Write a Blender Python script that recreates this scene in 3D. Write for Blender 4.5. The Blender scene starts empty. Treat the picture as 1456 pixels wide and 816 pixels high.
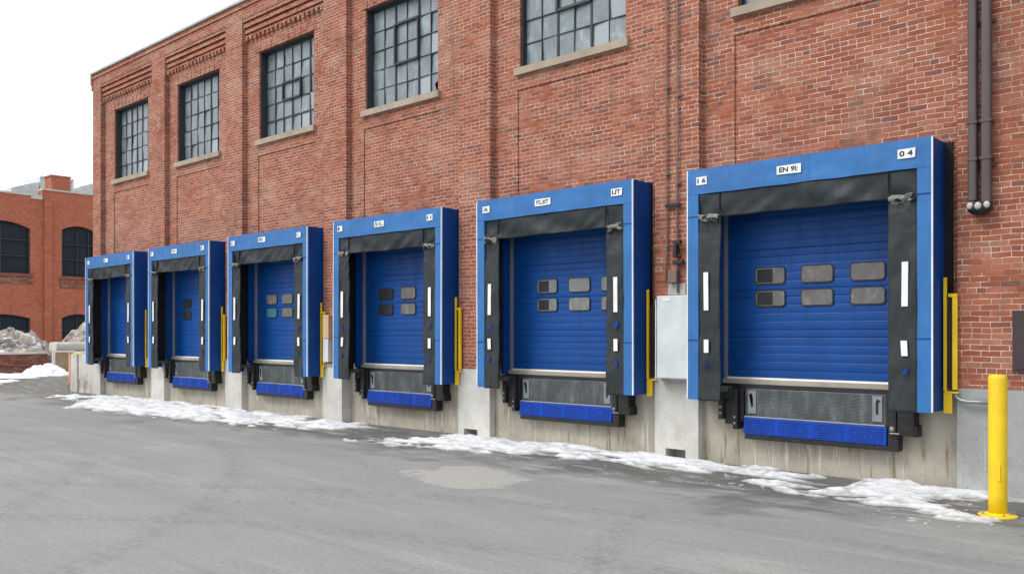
import bpy, bmesh, math, random
from mathutils import Vector, Matrix, noise
C = bpy.context.scene.collection
sc = bpy.context.scene
R = math.radians

# ---------------------------------------------------------------- node helpers
class NT:
    def __init__(s, name):
        s.m = bpy.data.materials.new(name); s.m.use_nodes = True
        s.t = s.m.node_tree; s.b = s.t.nodes['Principled BSDF']
    def n(s, typ, ins=None, **props):
        d = s.t.nodes.new('ShaderNode' + typ)
        for k, v in props.items(): setattr(d, k, v)
        if ins:
            for k, v in ins.items(): s.put(d.inputs[k], v)
        return d
    def put(s, sock, v):
        if isinstance(v, bpy.types.NodeSocket): s.t.links.new(v, sock)
        elif isinstance(v, bpy.types.Node): s.t.links.new(v.outputs[0], sock)
        else: sock.default_value = v
    def math(s, op, a, b=0.0, c=None, clamp=False):
        d = s.t.nodes.new('ShaderNodeMath'); d.operation = op; d.use_clamp = clamp
        s.put(d.inputs[0], a); s.put(d.inputs[1], b)
        if c is not None: s.put(d.inputs[2], c)
        return d.outputs[0]
    def mix(s, f, a, b, blend='MIX'):
        d = s.t.nodes.new('ShaderNodeMix'); d.data_type = 'RGBA'; d.blend_type = blend
        s.put(d.inputs[0], f); s.put(d.inputs[6], a); s.put(d.inputs[7], b)
        return d.outputs[2]
    def ramp(s, f, stops, interp='LINEAR'):
        d = s.t.nodes.new('ShaderNodeValToRGB'); s.put(d.inputs[0], f); cr = d.color_ramp
        cr.interpolation = interp
        while len(cr.elements) < len(stops): cr.elements.new(0.5)
        for e, (p, c) in zip(cr.elements, stops):
            e.position = p; e.color = c if len(c) == 4 else (*c, 1)
        return d.outputs[0]
    def rng(s, v, a, b, c=0.0, d=1.0, smooth=True):
        n = s.t.nodes.new('ShaderNodeMapRange'); n.interpolation_type = 'SMOOTHSTEP' if smooth else 'LINEAR'
        n.clamp = True
        s.put(n.inputs[0], v)
        for i, x in enumerate((a, b, c, d)): n.inputs[i+1].default_value = x
        return n.outputs[0]
    def pos(s): return s.n('NewGeometry').outputs['Position']
    def vec(s, v, scale=(1, 1, 1), loc=(0, 0, 0)):
        d = s.n('Mapping'); s.put(d.inputs[0], v); d.inputs['Scale'].default_value = scale; d.inputs['Location'].default_value = loc
        return d.outputs[0]
    def noise(s, v, scale, detail=4.0, rough=0.6, dist=0.0):
        d = s.n('TexNoise'); s.put(d.inputs['Vector'], v); d.inputs['Scale'].default_value = scale
        d.inputs['Detail'].default_value = detail; d.inputs['Roughness'].default_value = rough; d.inputs['Distortion'].default_value = dist
        return d.outputs['Fac']
    def bump(s, h, strength=0.3, dist=0.01, normal=None):
        d = s.n('Bump'); s.put(d.inputs['Height'], h); d.inputs['Strength'].default_value = strength; d.inputs['Distance'].default_value = dist
        if normal is not None: s.put(d.inputs['Normal'], normal)
        return d.outputs[0]
    def out(s, col=None, rough=None, metal=None, normal=None, spec=None):
        if col is not None: s.put(s.b.inputs['Base Color'], col)
        if rough is not None: s.put(s.b.inputs['Roughness'], rough)
        if metal is not None: s.put(s.b.inputs['Metallic'], metal)
        if normal is not None: s.put(s.b.inputs['Normal'], normal)
        if spec is not None: s.put(s.b.inputs['Specular IOR Level'], spec)
        return s.m

def c4(r, g, b): return (r, g, b, 1)

def brick_mat(name, lo=1.0, tint=None, hue=0.0, W=0.195, H=0.0625, mort=c4(0.55, 0.485, 0.43), far=False):
    m = NT(name); P = m.pos()
    sp = m.n('SeparateXYZ', {0: P})
    x, y, z = sp.outputs
    wob = m.noise(P, 5.0, 2.0)
    wob2 = m.noise(m.vec(P, loc=(7, 3, 9)), 4.0, 2.0)
    U = m.math('ADD', m.math('ADD', x, y), m.math('MULTIPLY', m.math('SUBTRACT', wob, 0.5), 0.022))
    V = m.math('ADD', z, m.math('MULTIPLY', m.math('SUBTRACT', wob2, 0.5), 0.026))
    rv = m.math('DIVIDE', V, H)
    row = m.math('FLOOR', rv)
    hdr = m.math('LESS_THAN', m.math('FLOORED_MODULO', row, 7.0), 0.5)
    weff = m.math('SUBTRACT', W, m.math('MULTIPLY', hdr, W / 2))
    rj = m.n('TexWhiteNoise', {'W': row}, noise_dimensions='1D').outputs['Value']
    off = m.math('ADD', m.math('MULTIPLY', m.math('FLOORED_MODULO', row, 2.0), 0.5), m.math('MULTIPLY', rj, 0.16))
    uu = m.math('ADD', m.math('DIVIDE', U, weff), off)
    col = m.math('FLOOR', uu)
    fu = m.math('FRACT', uu); fv = m.math('FRACT', rv)
    du = m.math('MULTIPLY', m.math('MINIMUM', fu, m.math('SUBTRACT', 1.0, fu)), weff)
    dv = m.math('MULTIPLY', m.math('MINIMUM', fv, m.math('SUBTRACT', 1.0, fv)), H)
    edge = m.math('MINIMUM', du, m.math('MULTIPLY', dv, 1.0))
    fine = m.noise(P, 60.0, 3.0)
    edge = m.math('ADD', edge, m.math('MULTIPLY', m.math('SUBTRACT', fine, 0.5), 0.007))
    bmask = m.rng(edge, 0.0016, 0.0054)
    cv = m.n('CombineXYZ', {0: col, 1: row})
    wn = m.n('TexWhiteNoise', {'Vector': cv}, noise_dimensions='2D')
    k = lo
    bc = m.ramp(wn.outputs['Value'], [
        (0.0, (0.17*k, 0.085*k, 0.070*k)), (0.03, (0.22*k, 0.088*k, 0.062*k)), (0.07, (0.27*k, 0.082*k, 0.052*k)),
        (0.35, (0.320*k, 0.100*k, 0.055*k)), (0.65, (0.365*k, 0.122*k, 0.068*k)), (0.88, (0.42*k, 0.148*k, 0.088*k)), (1.0, (0.37*k, 0.175*k, 0.12*k))])
    # worn faces, soot and lime bloom
    g1 = m.noise(P, 28.0, 4.0, 0.7)
    bc = m.mix(m.rng(g1, 0.35, 0.75, 0.0, 0.38), bc, c4(0.22*k, 0.075*k, 0.05*k))
    bl = m.noise(m.vec(P, (1, 1, 1.6)), 0.9, 6.0, 0.65)
    bc = m.mix(m.rng(bl, 0.47, 0.72, 0.0, 0.42), bc, c4(0.47, 0.29, 0.215))
    bw = m.noise(m.vec(P, (1, 1, 2.4), (9, 5, 1)), 7.0, 5.0, 0.75)
    bc = m.mix(m.rng(bw, 0.56, 0.72, 0.0, 0.45), bc, c4(0.56, 0.40, 0.33))
    bd = m.noise(m.vec(P, (1, 1, 2.2), (2, 6, 3)), 3.4, 6.0, 0.75)
    bc = m.mix(m.rng(bd, 0.55, 0.72, 0.0, 0.45), bc, c4(0.20, 0.078, 0.055))
    mb = m.noise(m.vec(P, (1, 1, 1.5), (5, 1, 2)), 0.8, 7.0, 0.72)
    mc = m.mix(m.rng(mb, 0.36, 0.54), c4(mort[0]*0.62, mort[1]*0.36, mort[2]*0.31), mort)
    bright = m.noise(m.vec(P, (1, 1, 3), (15, 1, 2)), 2.5, 5.0, 0.7)
    mc = m.mix(m.rng(bright, 0.48, 0.62), mc, c4(0.74, 0.68, 0.62))
    colr = m.mix(bmask, mc, bc)
    soot = m.noise(m.vec(P, (1.1, 1.1, 0.55), (3, 8, 2)), 1.3, 6.0, 0.65, 0.6)
    colr = m.mix(m.rng(soot, 0.54, 0.74, 0.0, 0.5), colr, c4(0.13, 0.078, 0.062))
    patch = m.noise(m.vec(P, (1, 1, 3.5), (1, 2, 9)), 0.9, 4.0, 0.6)
    colr = m.mix(m.rng(patch, 0.58, 0.72, 0.0, 0.35), colr, c4(0.24, 0.15, 0.12))
    if tint: colr = m.mix(0.5, colr, c4(*tint))
    run = m.noise(m.vec(P, (1, 1, 0.12), (4, 4, 7)), 4.5, 5.0, 0.7)
    runm = m.math('MULTIPLY', m.rng(run, 0.54, 0.70), m.rng(m.noise(m.vec(P, loc=(8, 1, 5)), 0.55, 3.0), 0.45, 0.62, 0.0, 0.45))
    colr = m.mix(runm, colr, c4(0.15, 0.095, 0.075))
    run2 = m.noise(m.vec(P, (1, 1, 0.25), (14, 4, 17)), 3.2, 6.0, 0.75)
    colr = m.mix(m.rng(run2, 0.62, 0.76, 0.0, 0.5), colr, c4(0.58, 0.47, 0.41))
    h = m.math('ADD', m.math('MULTIPLY', bmask, 1.0), m.math('MULTIPLY', g1, 0.5))
    return m.out(colr, 0.9, normal=m.bump(h, 0.6, 0.008), spec=0.2)

def concrete_mat(name, base, stain, drip=0.5, low=0.5):
    m = NT(name); P = m.pos()
    a = m.noise(P, 1.7, 8.0, 0.65)
    col = m.mix(m.rng(a, 0.3, 0.72), c4(*[v*0.82 for v in base]), c4(*[v*1.13 for v in base]))
    st = m.noise(m.vec(P, (1, 1, 0.10)), 9.0, 5.0, 0.7)
    z = m.n('SeparateXYZ', {0: P}).outputs[2]
    fade = m.rng(m.math('ADD', z, m.math('MULTIPLY', m.noise(m.vec(P, (3, 3, 0.1)), 3.0, 3.0), 0.35)), 0.55, 0.95, 1.0, 0.0)
    col = m.mix(m.math('MULTIPLY', m.rng(st, 0.54, 0.68), m.math('MULTIPLY', fade, drip)), col, c4(*stain))
    wh = m.noise(m.vec(P, (1, 1, 0.06), (4, 2, 1)), 16.0, 4.0, 0.7)
    col = m.mix(m.math('MULTIPLY', m.rng(wh, 0.57, 0.64), m.math('MULTIPLY', fade, drip*0.8)), col, c4(0.62, 0.58, 0.50))
    pits = m.noise(P, 26.0, 3.0, 0.5)
    col = m.mix(m.rng(pits, 0.66, 0.74, 0.0, 0.55), col, c4(*[v*0.4 for v in base]))
    bl = m.noise(m.vec(P, (1, 1, 1.0), (9, 2, 4)), 3.2, 5.0, 0.6)
    col = m.mix(m.rng(bl, 0.52, 0.75, 0.0, 0.35), col, c4(*stain))
    h = m.math('SUBTRACT', m.noise(P, 14.0, 6.0, 0.7), m.rng(pits, 0.62, 0.74))
    return m.out(col, 0.88, normal=m.bump(h, 0.35, 0.006), spec=0.25)

def paint_mat(name, base, rough=0.4, dirt=0.25, dirtcol=(0.08, 0.08, 0.08), scuff=0.15, scuffcol=(0.5, 0.5, 0.5), bump=0.15, bscale=3.0, metal=0.0, spec=0.5, streak=True):
    m = NT(name); P = m.pos()
    a = m.noise(P, 2.3, 6.0, 0.65)
    col = m.mix(m.rng(a, 0.3, 0.7), c4(*[v*0.88 for v in base]), c4(*[min(1, v*1.1) for v in base]))
    d = m.noise(m.vec(P, (1, 1, 0.22 if streak else 1)), 7.0, 6.0, 0.72)
    col = m.mix(m.rng(d, 0.5, 0.78, 0.0, dirt), col, c4(*dirtcol))
    s_ = m.noise(m.vec(P, (1, 1, 1.0), (4, 4, 4)), 22.0, 5.0, 0.75, 1.0)
    col = m.mix(m.rng(s_, 0.66, 0.74, 0.0, scuff), col, c4(*scuffcol))
    rg = m.rng(d, 0.3, 0.7, max(0.05, rough-0.1), min(1, rough+0.15))
    return m.out(col, rg, metal, m.bump(m.noise(P, bscale, 3.0, 0.5), bump, 0.02), spec)

M = {}
M['brick'] = brick_mat('weathered_brick')
M['brick_far'] = brick_mat('far_brick', lo=1.1, tint=(0.47, 0.125, 0.065), mort=c4(0.44, 0.31, 0.25))
M['brick_dark'] = brick_mat('dark_low_brick', lo=0.62, mort=c4(0.30, 0.20, 0.17))
M['conc_bay'] = concrete_mat('stained_concrete', (0.40, 0.37, 0.315), (0.22, 0.165, 0.10), 1.0)
M['conc_pil'] = concrete_mat('pale_concrete', (0.55, 0.545, 0.51), (0.36, 0.33, 0.28), 0.2)
M['conc_grey'] = concrete_mat('blue_grey_concrete', (0.36, 0.375, 0.375), (0.20, 0.20, 0.19), 0.5)
M['sill'] = concrete_mat('sandstone', (0.40, 0.33, 0.26), (0.22, 0.18, 0.14), 0.0)
M['blue_front'] = paint_mat('azure_blue_vinyl', (0.022, 0.150, 0.42), 0.48, 0.35, (0.02, 0.06, 0.17), 0.55, (0.22, 0.38, 0.60), 0.25, 2.0)  # front panels, a paler blue than the sides
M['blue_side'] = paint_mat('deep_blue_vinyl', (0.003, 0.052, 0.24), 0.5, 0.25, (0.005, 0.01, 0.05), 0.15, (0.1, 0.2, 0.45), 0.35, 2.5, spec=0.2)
M['blue_door'] = paint_mat('blue_door_enamel', (0.003, 0.060, 0.265), 0.42, 0.3, (0.004, 0.03, 0.12), 0.12, (0.06, 0.22, 0.5), 0.1, 3.0, spec=0.3)
M['blue_lip'] = paint_mat('bright_blue_steel', (0.002, 0.055, 0.42), 0.5, 0.3, (0.002, 0.012, 0.10), 0.15, (0.03, 0.15, 0.5), 0.1, 3.0, spec=0.2)
M['tread'] = paint_mat('worn_tread_paint', (0.002, 0.010, 0.08), 0.6, 0.3, (0.004, 0.01, 0.03), 0.0)
M['curtain'] = paint_mat('black_curtain', (0.028, 0.035, 0.039), 0.56, 0.45, (0.012, 0.011, 0.011), 0.4, (0.09, 0.10, 0.105), 0.5, 6.0, spec=0.32)
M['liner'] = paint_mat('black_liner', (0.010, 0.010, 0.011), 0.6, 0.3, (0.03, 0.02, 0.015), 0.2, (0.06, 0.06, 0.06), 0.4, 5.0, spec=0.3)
M['rubber'] = paint_mat('black_rubber', (0.012, 0.012, 0.013), 0.5, 0.4, (0.04, 0.035, 0.03), 0.3, (0.10, 0.10, 0.10), 0.6, 12.0)
M['black_steel'] = paint_mat('black_steel', (0.013, 0.013, 0.016), 0.45, 0.3, (0.05, 0.03, 0.02), 0.25, (0.12, 0.10, 0.09), 0.3, 9.0)
M['white'] = paint_mat('white_reflector', (0.82, 0.84, 0.86), 0.35, 0.15, (0.45, 0.45, 0.45), 0.1, (0.5, 0.5, 0.5), 0.02)
M['trim'] = paint_mat('white_edge_trim', (0.72, 0.78, 0.86), 0.4, 0.25, (0.25, 0.35, 0.55), 0.2, (0.2, 0.3, 0.5), 0.02)
M['label'] = paint_mat('white_label', (0.80, 0.81, 0.80), 0.5, 0.25, (0.50, 0.52, 0.5), 0.3, (0.55, 0.55, 0.5), 0.02, streak=False)
M['ink'] = paint_mat('dark_ink', (0.02, 0.035, 0.06), 0.6, 0.2, (0.1, 0.1, 0.12), 0.3, (0.3, 0.33, 0.36), 0.0)
M['silver'] = paint_mat('brushed_aluminium', (0.95, 0.95, 0.96), 0.38, 0.06, (0.30, 0.28, 0.26), 0.2, (0.3, 0.3, 0.3), 0.1, 5.0, metal=0.1)
M['track'] = paint_mat('galvanised_track', (0.32, 0.33, 0.34), 0.5, 0.4, (0.12, 0.12, 0.12), 0.2, (0.5, 0.5, 0.5), 0.1, metal=0.4)
M['foil'] = paint_mat('torn_fabric_edge', (0.42, 0.42, 0.40), 0.3, 0.8, (0.03, 0.03, 0.03), 0.6, (0.85, 0.85, 0.82), 0.8, 25.0, streak=False)
M['yellow'] = paint_mat('yellow_paint', (0.88, 0.59, 0.012), 0.42, 0.3, (0.42, 0.23, 0.02), 0.5, (0.22, 0.14, 0.05), 0.08)
M['yellow_bol'] = paint_mat('yellow_bollard_plastic', (0.86, 0.60, 0.012), 0.38, 0.45, (0.55, 0.33, 0.03), 0.55, (0.30, 0.20, 0.06), 0.05)
M['cabinet'] = paint_mat('pale_grey_enamel', (0.60, 0.65, 0.66), 0.4, 0.12, (0.42, 0.44, 0.44), 0.06, (0.4, 0.4, 0.38), 0.03)
M['pipe'] = paint_mat('brown_painted_metal', (0.085, 0.062, 0.066), 0.42, 0.3, (0.04, 0.03, 0.03), 0.15, (0.2, 0.15, 0.13), 0.08)
M['conduit'] = paint_mat('dull_conduit', (0.20, 0.13, 0.115), 0.5, 0.4, (0.08, 0.05, 0.04), 0.2, (0.4, 0.38, 0.36), 0.1, metal=0.0)
M['cap'] = paint_mat('pale_cap', (0.42, 0.41, 0.39), 0.25, 0.7, (0.16, 0.11, 0.09), 0.2, (0.2, 0.2, 0.2), 0.1)
M['brown_box'] = paint_mat('dark_brown_metal', (0.045, 0.028, 0.036), 0.5, 0.2, (0.02, 0.02, 0.02), 0.1, (0.1, 0.08, 0.08), 0.05)
M['galv_rail'] = paint_mat('galvanised_pipe', (0.27, 0.30, 0.32), 0.4, 0.35, (0.12, 0.13, 0.14), 0.1, (0.5, 0.5, 0.5), 0.05, metal=0.5)
M['mullion'] = paint_mat('dark_steel_sash', (0.030, 0.035, 0.042), 0.55, 0.4, (0.08, 0.05, 0.035), 0.2, (0.16, 0.16, 0.16), 0.05)
M['coping'] = paint_mat('pale_coping', (0.40, 0.44, 0.43), 0.6, 0.4, (0.22, 0.20, 0.18), 0.3, (0.6, 0.6, 0.6), 0.1)
M['roof'] = paint_mat('grey_roof', (0.12, 0.12, 0.12), 0.9, 0.3)
M['inside'] = paint_mat('dark_interior', (0.02, 0.02, 0.02), 0.9, 0.1)
M['plywood'] = paint_mat('plywood', (0.60, 0.42, 0.24), 0.6, 0.5, (0.35, 0.24, 0.13), 0.2, (0.75, 0.65, 0.5), 0.05)
M['plybrown'] = paint_mat('weathered_board', (0.26, 0.19, 0.12), 0.7, 0.7, (0.05, 0.04, 0.03), 0.4, (0.5, 0.42, 0.3), 0.1)
M['whitewood'] = paint_mat('whitewashed_timber', (0.62, 0.58, 0.52), 0.7, 0.3, (0.35, 0.3, 0.25), 0.2, (0.3, 0.3, 0.3), 0.05)
M['orange'] = paint_mat('faded_orange_plastic', (0.72, 0.32, 0.19), 0.55, 0.25, (0.5, 0.25, 0.16), 0.15, (0.8, 0.6, 0.5), 0.05)
M['yellow_tape'] = paint_mat('yellow_tarp', (0.75, 0.62, 0.05), 0.6, 0.3, (0.3, 0.25, 0.05), 0.2)
M['weed'] = paint_mat('dry_weed', (0.36, 0.28, 0.20), 0.9, 0.3)
M['penthouse'] = paint_mat('pale_cladding', (0.62, 0.67, 0.69), 0.35, 0.3, (0.35, 0.42, 0.44), 0.1, (0.7, 0.75, 0.76), 0.02)
M['penthouse_frame'] = paint_mat('white_frame', (0.70, 0.76, 0.77), 0.4, 0.2, (0.5, 0.5, 0.5))

def galv():
    m = NT('scuffed_galvanised_plate'); P = m.pos()
    a = m.noise(m.vec(P, (1, 1, 0.35)), 6.0, 7.0, 0.72)
    col = m.ramp(a, [(0.25, (0.032, 0.040, 0.044)), (0.5, (0.068, 0.083, 0.087)), (0.62, (0.11, 0.127, 0.13)), (0.8, (0.28, 0.31, 0.31))])
    x = m.noise(m.vec(P, (1, 1, 0.15), (3, 3, 3)), 20.0, 4.0)
    col = m.mix(m.rng(x, 0.56, 0.68, 0.0, 0.5), col, c4(0.045, 0.05, 0.05))
    z = m.n('SeparateXYZ', {0: P}).outputs[2]
    rib = m.math('SINE', m.math('MULTIPLY', z, 2*math.pi/0.017))
    b = m.math('ADD', m.math('MULTIPLY', rib, 0.4), m.noise(P, 90.0, 3.0))
    return m.out(col, 0.5, 0.25, m.bump(b, 0.5, 0.004))
M['galv'] = galv()

def pane(name, a, b, streak, seed, rough=0.22, spec=0.5, lite=0.6, ns=2.2):
    m = NT(name); P = m.pos()
    n1 = m.noise(m.vec(P, (1, 1, 0.6), (seed, 2, seed)), ns, 6.0, 0.65, 0.5)
    col = m.ramp(n1, [(0.3, a), (0.55, b), (0.78, streak)])
    n2 = m.noise(m.vec(P, (1, 1, 0.3), (3, seed, 3)), 9.0, 4.0, 0.7)
    col = m.mix(m.rng(n2, 0.62, 0.75, 0.0, 0.4), col, c4(0.22, 0.17, 0.12))
    fr = m.n('NewGeometry').outputs['Random Per Island']
    col = m.mix(m.rng(fr, 0.0, 1.0, 0.0, 0.55, False), col, c4(*[v*0.62 for v in b]))
    col = m.mix(m.rng(fr, 0.90, 0.95, 0.0, lite), col, c4(0.42, 0.48, 0.52))
    return m.out(col, m.rng(n1, 0.3, 0.7, rough, rough+0.25), 0.0, m.bump(m.noise(P, 3.0, 2.0), 0.08, 0.02), spec)
M['pane'] = pane('dusty_window_glass', (0.12, 0.155, 0.18), (0.22, 0.27, 0.30), (0.48, 0.53, 0.56), 1.0, 0.12, 0.7, ns=3.4)
M['pane_dark'] = pane('dark_window_glass', (0.018, 0.026, 0.036), (0.028, 0.040, 0.052), (0.05, 0.062, 0.075), 4.0, 0.5, 0.12, 0)
M['vision'] = pane('scratched_vision_panel', (0.085, 0.085, 0.088), (0.19, 0.18, 0.178), (0.42, 0.41, 0.40), 2.0, 0.25, 0.4, 0, 8.0)
M['vision_pale'] = pane('milky_vision_panel', (0.14, 0.16, 0.16), (0.24, 0.265, 0.26), (0.42, 0.44, 0.43), 6.0, 0.25, 0.4, 0, 8.0)
M['vision_dark'] = pane('dark_vision_panel', (0.016, 0.020, 0.026), (0.028, 0.034, 0.040), (0.06, 0.07, 0.08), 2.0, 0.3, 0.25, 0)
M['vision_teal'] = pane('teal_vision_panel', (0.03, 0.17, 0.25), (0.05, 0.22, 0.30), (0.12, 0.3, 0.36), 2.0, 0.3, .2, 0)

def asphalt():
    m = NT('salted_asphalt'); P = m.pos(); sp = m.n('SeparateXYZ', {0: P}); y = sp.outputs[1]
    big = m.noise(m.vec(P, (0.45, 1, 1)), 0.6, 12.0, 0.72, 0.2)
    col = m.ramp(big, [(0.30, (0.245, 0.255, 0.252)), (0.5, (0.285, 0.294, 0.290)), (0.68, (0.33, 0.336, 0.328))])
    # long salt streaks and tyre-worn bands that run with the yard
    stv = m.vec(P, (0.14, 1.6, 1)); stv2 = m.n('Mapping'); m.put(stv2.inputs[0], P); stv2.inputs['Rotation'].default_value = (0, 0, 0.35); stv2.inputs['Scale'].default_value = (0.2, 2.2, 1)
    s1 = m.noise(stv, 1.5, 10.0, 0.74, 0.1); s2 = m.noise(stv2.outputs[0], 1.4, 10.0, 0.74, 0.15)
    col = m.mix(m.rng(s1, 0.50, 0.64, 0.0, 0.38), col, c4(0.42, 0.42, 0.405))
    col = m.mix(m.rng(s2, 0.52, 0.66, 0.0, 0.42), col, c4(0.20, 0.207, 0.21))
    # salt bloom patches with hard edges
    pt = m.noise(m.vec(P, (0.5, 1.1, 1), (7, 3, 1)), 0.9, 7.0, 0.6, 0.2)
    col = m.mix(m.rng(pt, 0.56, 0.68, 0.0, 0.22), col, c4(0.50, 0.49, 0.46))
    # one dried pale patch and a few curved tyre tracks
    dx = m.math('DIVIDE', m.math('ADD', sp.outputs[0], 7.7), 0.85); dy = m.math('DIVIDE', m.math('ADD', y, 3.0), 0.68)
    rad = m.math('ADD', m.math('SQRT', m.math('ADD', m.math('MULTIPLY', dx, dx), m.math('MULTIPLY', dy, dy))), m.math('MULTIPLY', m.math('SUBTRACT', m.noise(P, 1.3, 7.0, 0.72), 0.5), 2.6))
    col = m.mix(m.rng(rad, 0.88, 1.0, 0.75, 0.0), col, c4(0.47, 0.455, 0.425))
    tyr = m.noise(m.vec(P, (1, 1, 1), (3, 3, 3)), 9.0, 5.0, 0.7)
    for cx, cy, r0 in ((-2.0, -16.0, 12.9), (-2.0, -16.0, 11.1), (-16.0, -14.0, 11.0), (-16.0, -14.0, 9.1), (3.0, -1.0, 8.2)):
        ex = m.math('ADD', sp.outputs[0], -cx); ey = m.math('ADD', y, -cy)
        rr_ = m.math('ABSOLUTE', m.math('SUBTRACT', m.math('SQRT', m.math('ADD', m.math('MULTIPLY', ex, ex), m.math('MULTIPLY', ey, ey))), r0))
        tm = m.math('MULTIPLY', m.rng(rr_, 0.06, 0.22, 1.0, 0.0), m.rng(tyr, 0.42, 0.62, 0.0, 0.38))
        col = m.mix(tm, col, c4(0.15, 0.155, 0.152))
    # wet band of meltwater beside the wall
    wetn = m.noise(m.vec(P, (0.6, 1, 1), (1, 1, 1)), 0.9, 6.0, 0.65, 0.4)
    wy = m.math('ADD', y, m.math('MULTIPLY', m.math('SUBTRACT', wetn, 0.5), 5.5))
    wet = m.math('MULTIPLY', m.rng(wy, -2.5, -1.2), 0.85)
    col = m.mix(wet, col, c4(0.090, 0.085, 0.075))
    sl = m.noise(m.vec(P, (0.45, 1.5, 1), (2, 2, 2)), 3.0, 8.0, 0.72, 0.4)
    band = m.math('MULTIPLY', m.rng(y, -2.9, -1.6), m.rng(sl, 0.53, 0.60, 0.0, 0.7))
    col = m.mix(band, col, c4(0.42, 0.42, 0.41))
    grit = m.noise(P, 95.0, 3.0, 0.75); grit2 = m.noise(P, 22.0, 6.0, 0.75)
    col = m.mix(m.rng(grit2, 0.35, 0.7, 0.0, 0.5), col, c4(0.17, 0.172, 0.17))
    col = m.mix(m.rng(grit, 0.60, 0.72, 0.0, 0.5), col, c4(0.52, 0.52, 0.51))
    # cracks
    vo = m.n('TexVoronoi', feature='DISTANCE_TO_EDGE'); m.put(vo.inputs['Vector'], m.n('VectorMath', {0: P, 1: m.n('TexNoise', {'Vector': P, 'Scale': 2.0}).outputs['Color']}).outputs[0])
    vo.inputs['Scale'].default_value = 0.22
    cm = m.noise(P, 0.5, 3.0)
    crack = m.math('MULTIPLY', m.rng(vo.outputs['Distance'], 0.0, 0.0035, 1.0, 0.0), m.rng(cm, 0.50, 0.6, 0.0, 0.3))
    col = m.mix(crack, col, c4(0.07, 0.07, 0.068))
    rough = m.math('SUBTRACT', 0.88, m.math('MULTIPLY', wet, 0.42))
    h = m.math('ADD', grit, m.math('MULTIPLY', grit2, 1.5))
    return m.out(col, rough, 0.0, m.bump(h, 0.35, 0.006), 0.3)
M['asphalt'] = asphalt()

def snow(name, white, dirty, lo=0.45, thin=False):
    m = NT(name); P = m.pos()
    a = m.noise(P, 4.5, 7.0, 0.7); b = m.noise(m.vec(P, loc=(3, 3, 3)), 35.0, 4.0, 0.7)
    col = m.mix(m.rng(a, lo, lo+0.22), c4(*white), c4(*dirty))
    col = m.mix(m.rng(b, 0.60, 0.70, 0.0, 0.6), col, c4(0.25, 0.22, 0.20))
    zz = m.n('SeparateXYZ', {0: P}).outputs[2]
    if thin: col = m.mix(m.rng(zz, 0.002, 0.030, 0.85, 0.0), col, c4(0.36, 0.355, 0.345))
    b2 = m.noise(P, 60.0, 4.0, 0.8)
    return m.out(col, 0.62, 0.0, m.bump(m.math('ADD', b2, m.math('MULTIPLY', a, 2.0)), 0.7, 0.02), 0.4)
M['snow'] = snow('old_snow', (0.82, 0.84, 0.87), (0.46, 0.445, 0.43), 0.47, True)
M['snow_clean'] = snow('ploughed_snow', (0.86, 0.88, 0.91), (0.66, 0.69, 0.72), 0.55)
def rubble_mat():
    m = NT('snowy_rubble'); P = m.pos()
    a = m.noise(m.vec(P, (1, 1, 1.6)), 1.3, 7.0, 0.75, 0.6)
    col = m.ramp(a, [(0.34, (0.035, 0.032, 0.03)), (0.43, (0.20, 0.19, 0.18)), (0.5, (0.36, 0.34, 0.32)), (0.57, (0.46, 0.33, 0.25)), (0.63, (0.66, 0.66, 0.67))])
    nz = m.n('SeparateXYZ', {0: m.n('NewGeometry').outputs['Normal']}).outputs[2]
    b = m.noise(P, 2.6, 5.0, 0.7)
    col = m.mix(m.math('MULTIPLY', m.rng(nz, 0.55, 0.85), m.rng(b, 0.45, 0.58)), col, c4(0.80, 0.81, 0.83))
    return m.out(col, 0.85, 0.0, m.bump(m.noise(P, 8.0, 6.0, 0.75), 0.9, 0.08))
M['rubble'] = rubble_mat()

# ---------------------------------------------------------------- mesh helpers
def clean(bm):
    bm.normal_update()
def obj(name, bm, m, parent=None, smooth=False, bevel=0.0):
    if bevel:
        es = [e for e in bm.edges if len(e.link_faces) == 2 and e.calc_face_angle(0) > 0.6]
        bmesh.ops.bevel(bm, geom=es, offset=bevel, segments=2, affect='EDGES', profile=0.6)
    me = bpy.data.meshes.new(name); bm.to_mesh(me); bm.free()
    for mm in (m if isinstance(m, (list, tuple)) else [m]): me.materials.append(M[mm])
    if smooth:
        for p in me.polygons: p.use_smooth = True
    o = bpy.data.objects.new(name, me); C.objects.link(o)
    if parent: o.parent = parent
    return o
def box(bm, x0, x1, y0, y1, z0, z1, mi=0):
    vs = [bm.verts.new(p) for p in ((x0, y0, z0), (x1, y0, z0), (x1, y1, z0), (x0, y1, z0), (x0, y0, z1), (x1, y0, z1), (x1, y1, z1), (x0, y1, z1))]
    for f in ((0, 3, 2, 1), (4, 5, 6, 7), (0, 1, 5, 4), (1, 2, 6, 5), (2, 3, 7, 6), (3, 0, 4, 7)):
        bm.faces.new([vs[i] for i in f]).material_index = mi
    return vs
def B(*boxes):
    bm = bmesh.new()
    for b in boxes: box(bm, *b)
    return bm
def hexa(bm, lo, hi):
    """lo, hi: four points each (ccw seen from above)"""
    vs = [bm.verts.new(p) for p in list(lo) + list(hi)]
    for f in ((0, 3, 2, 1), (4, 5, 6, 7), (0, 1, 5, 4), (1, 2, 6, 5), (2, 3, 7, 6), (3, 0, 4, 7)):
        bm.faces.new([vs[i] for i in f])
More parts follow.
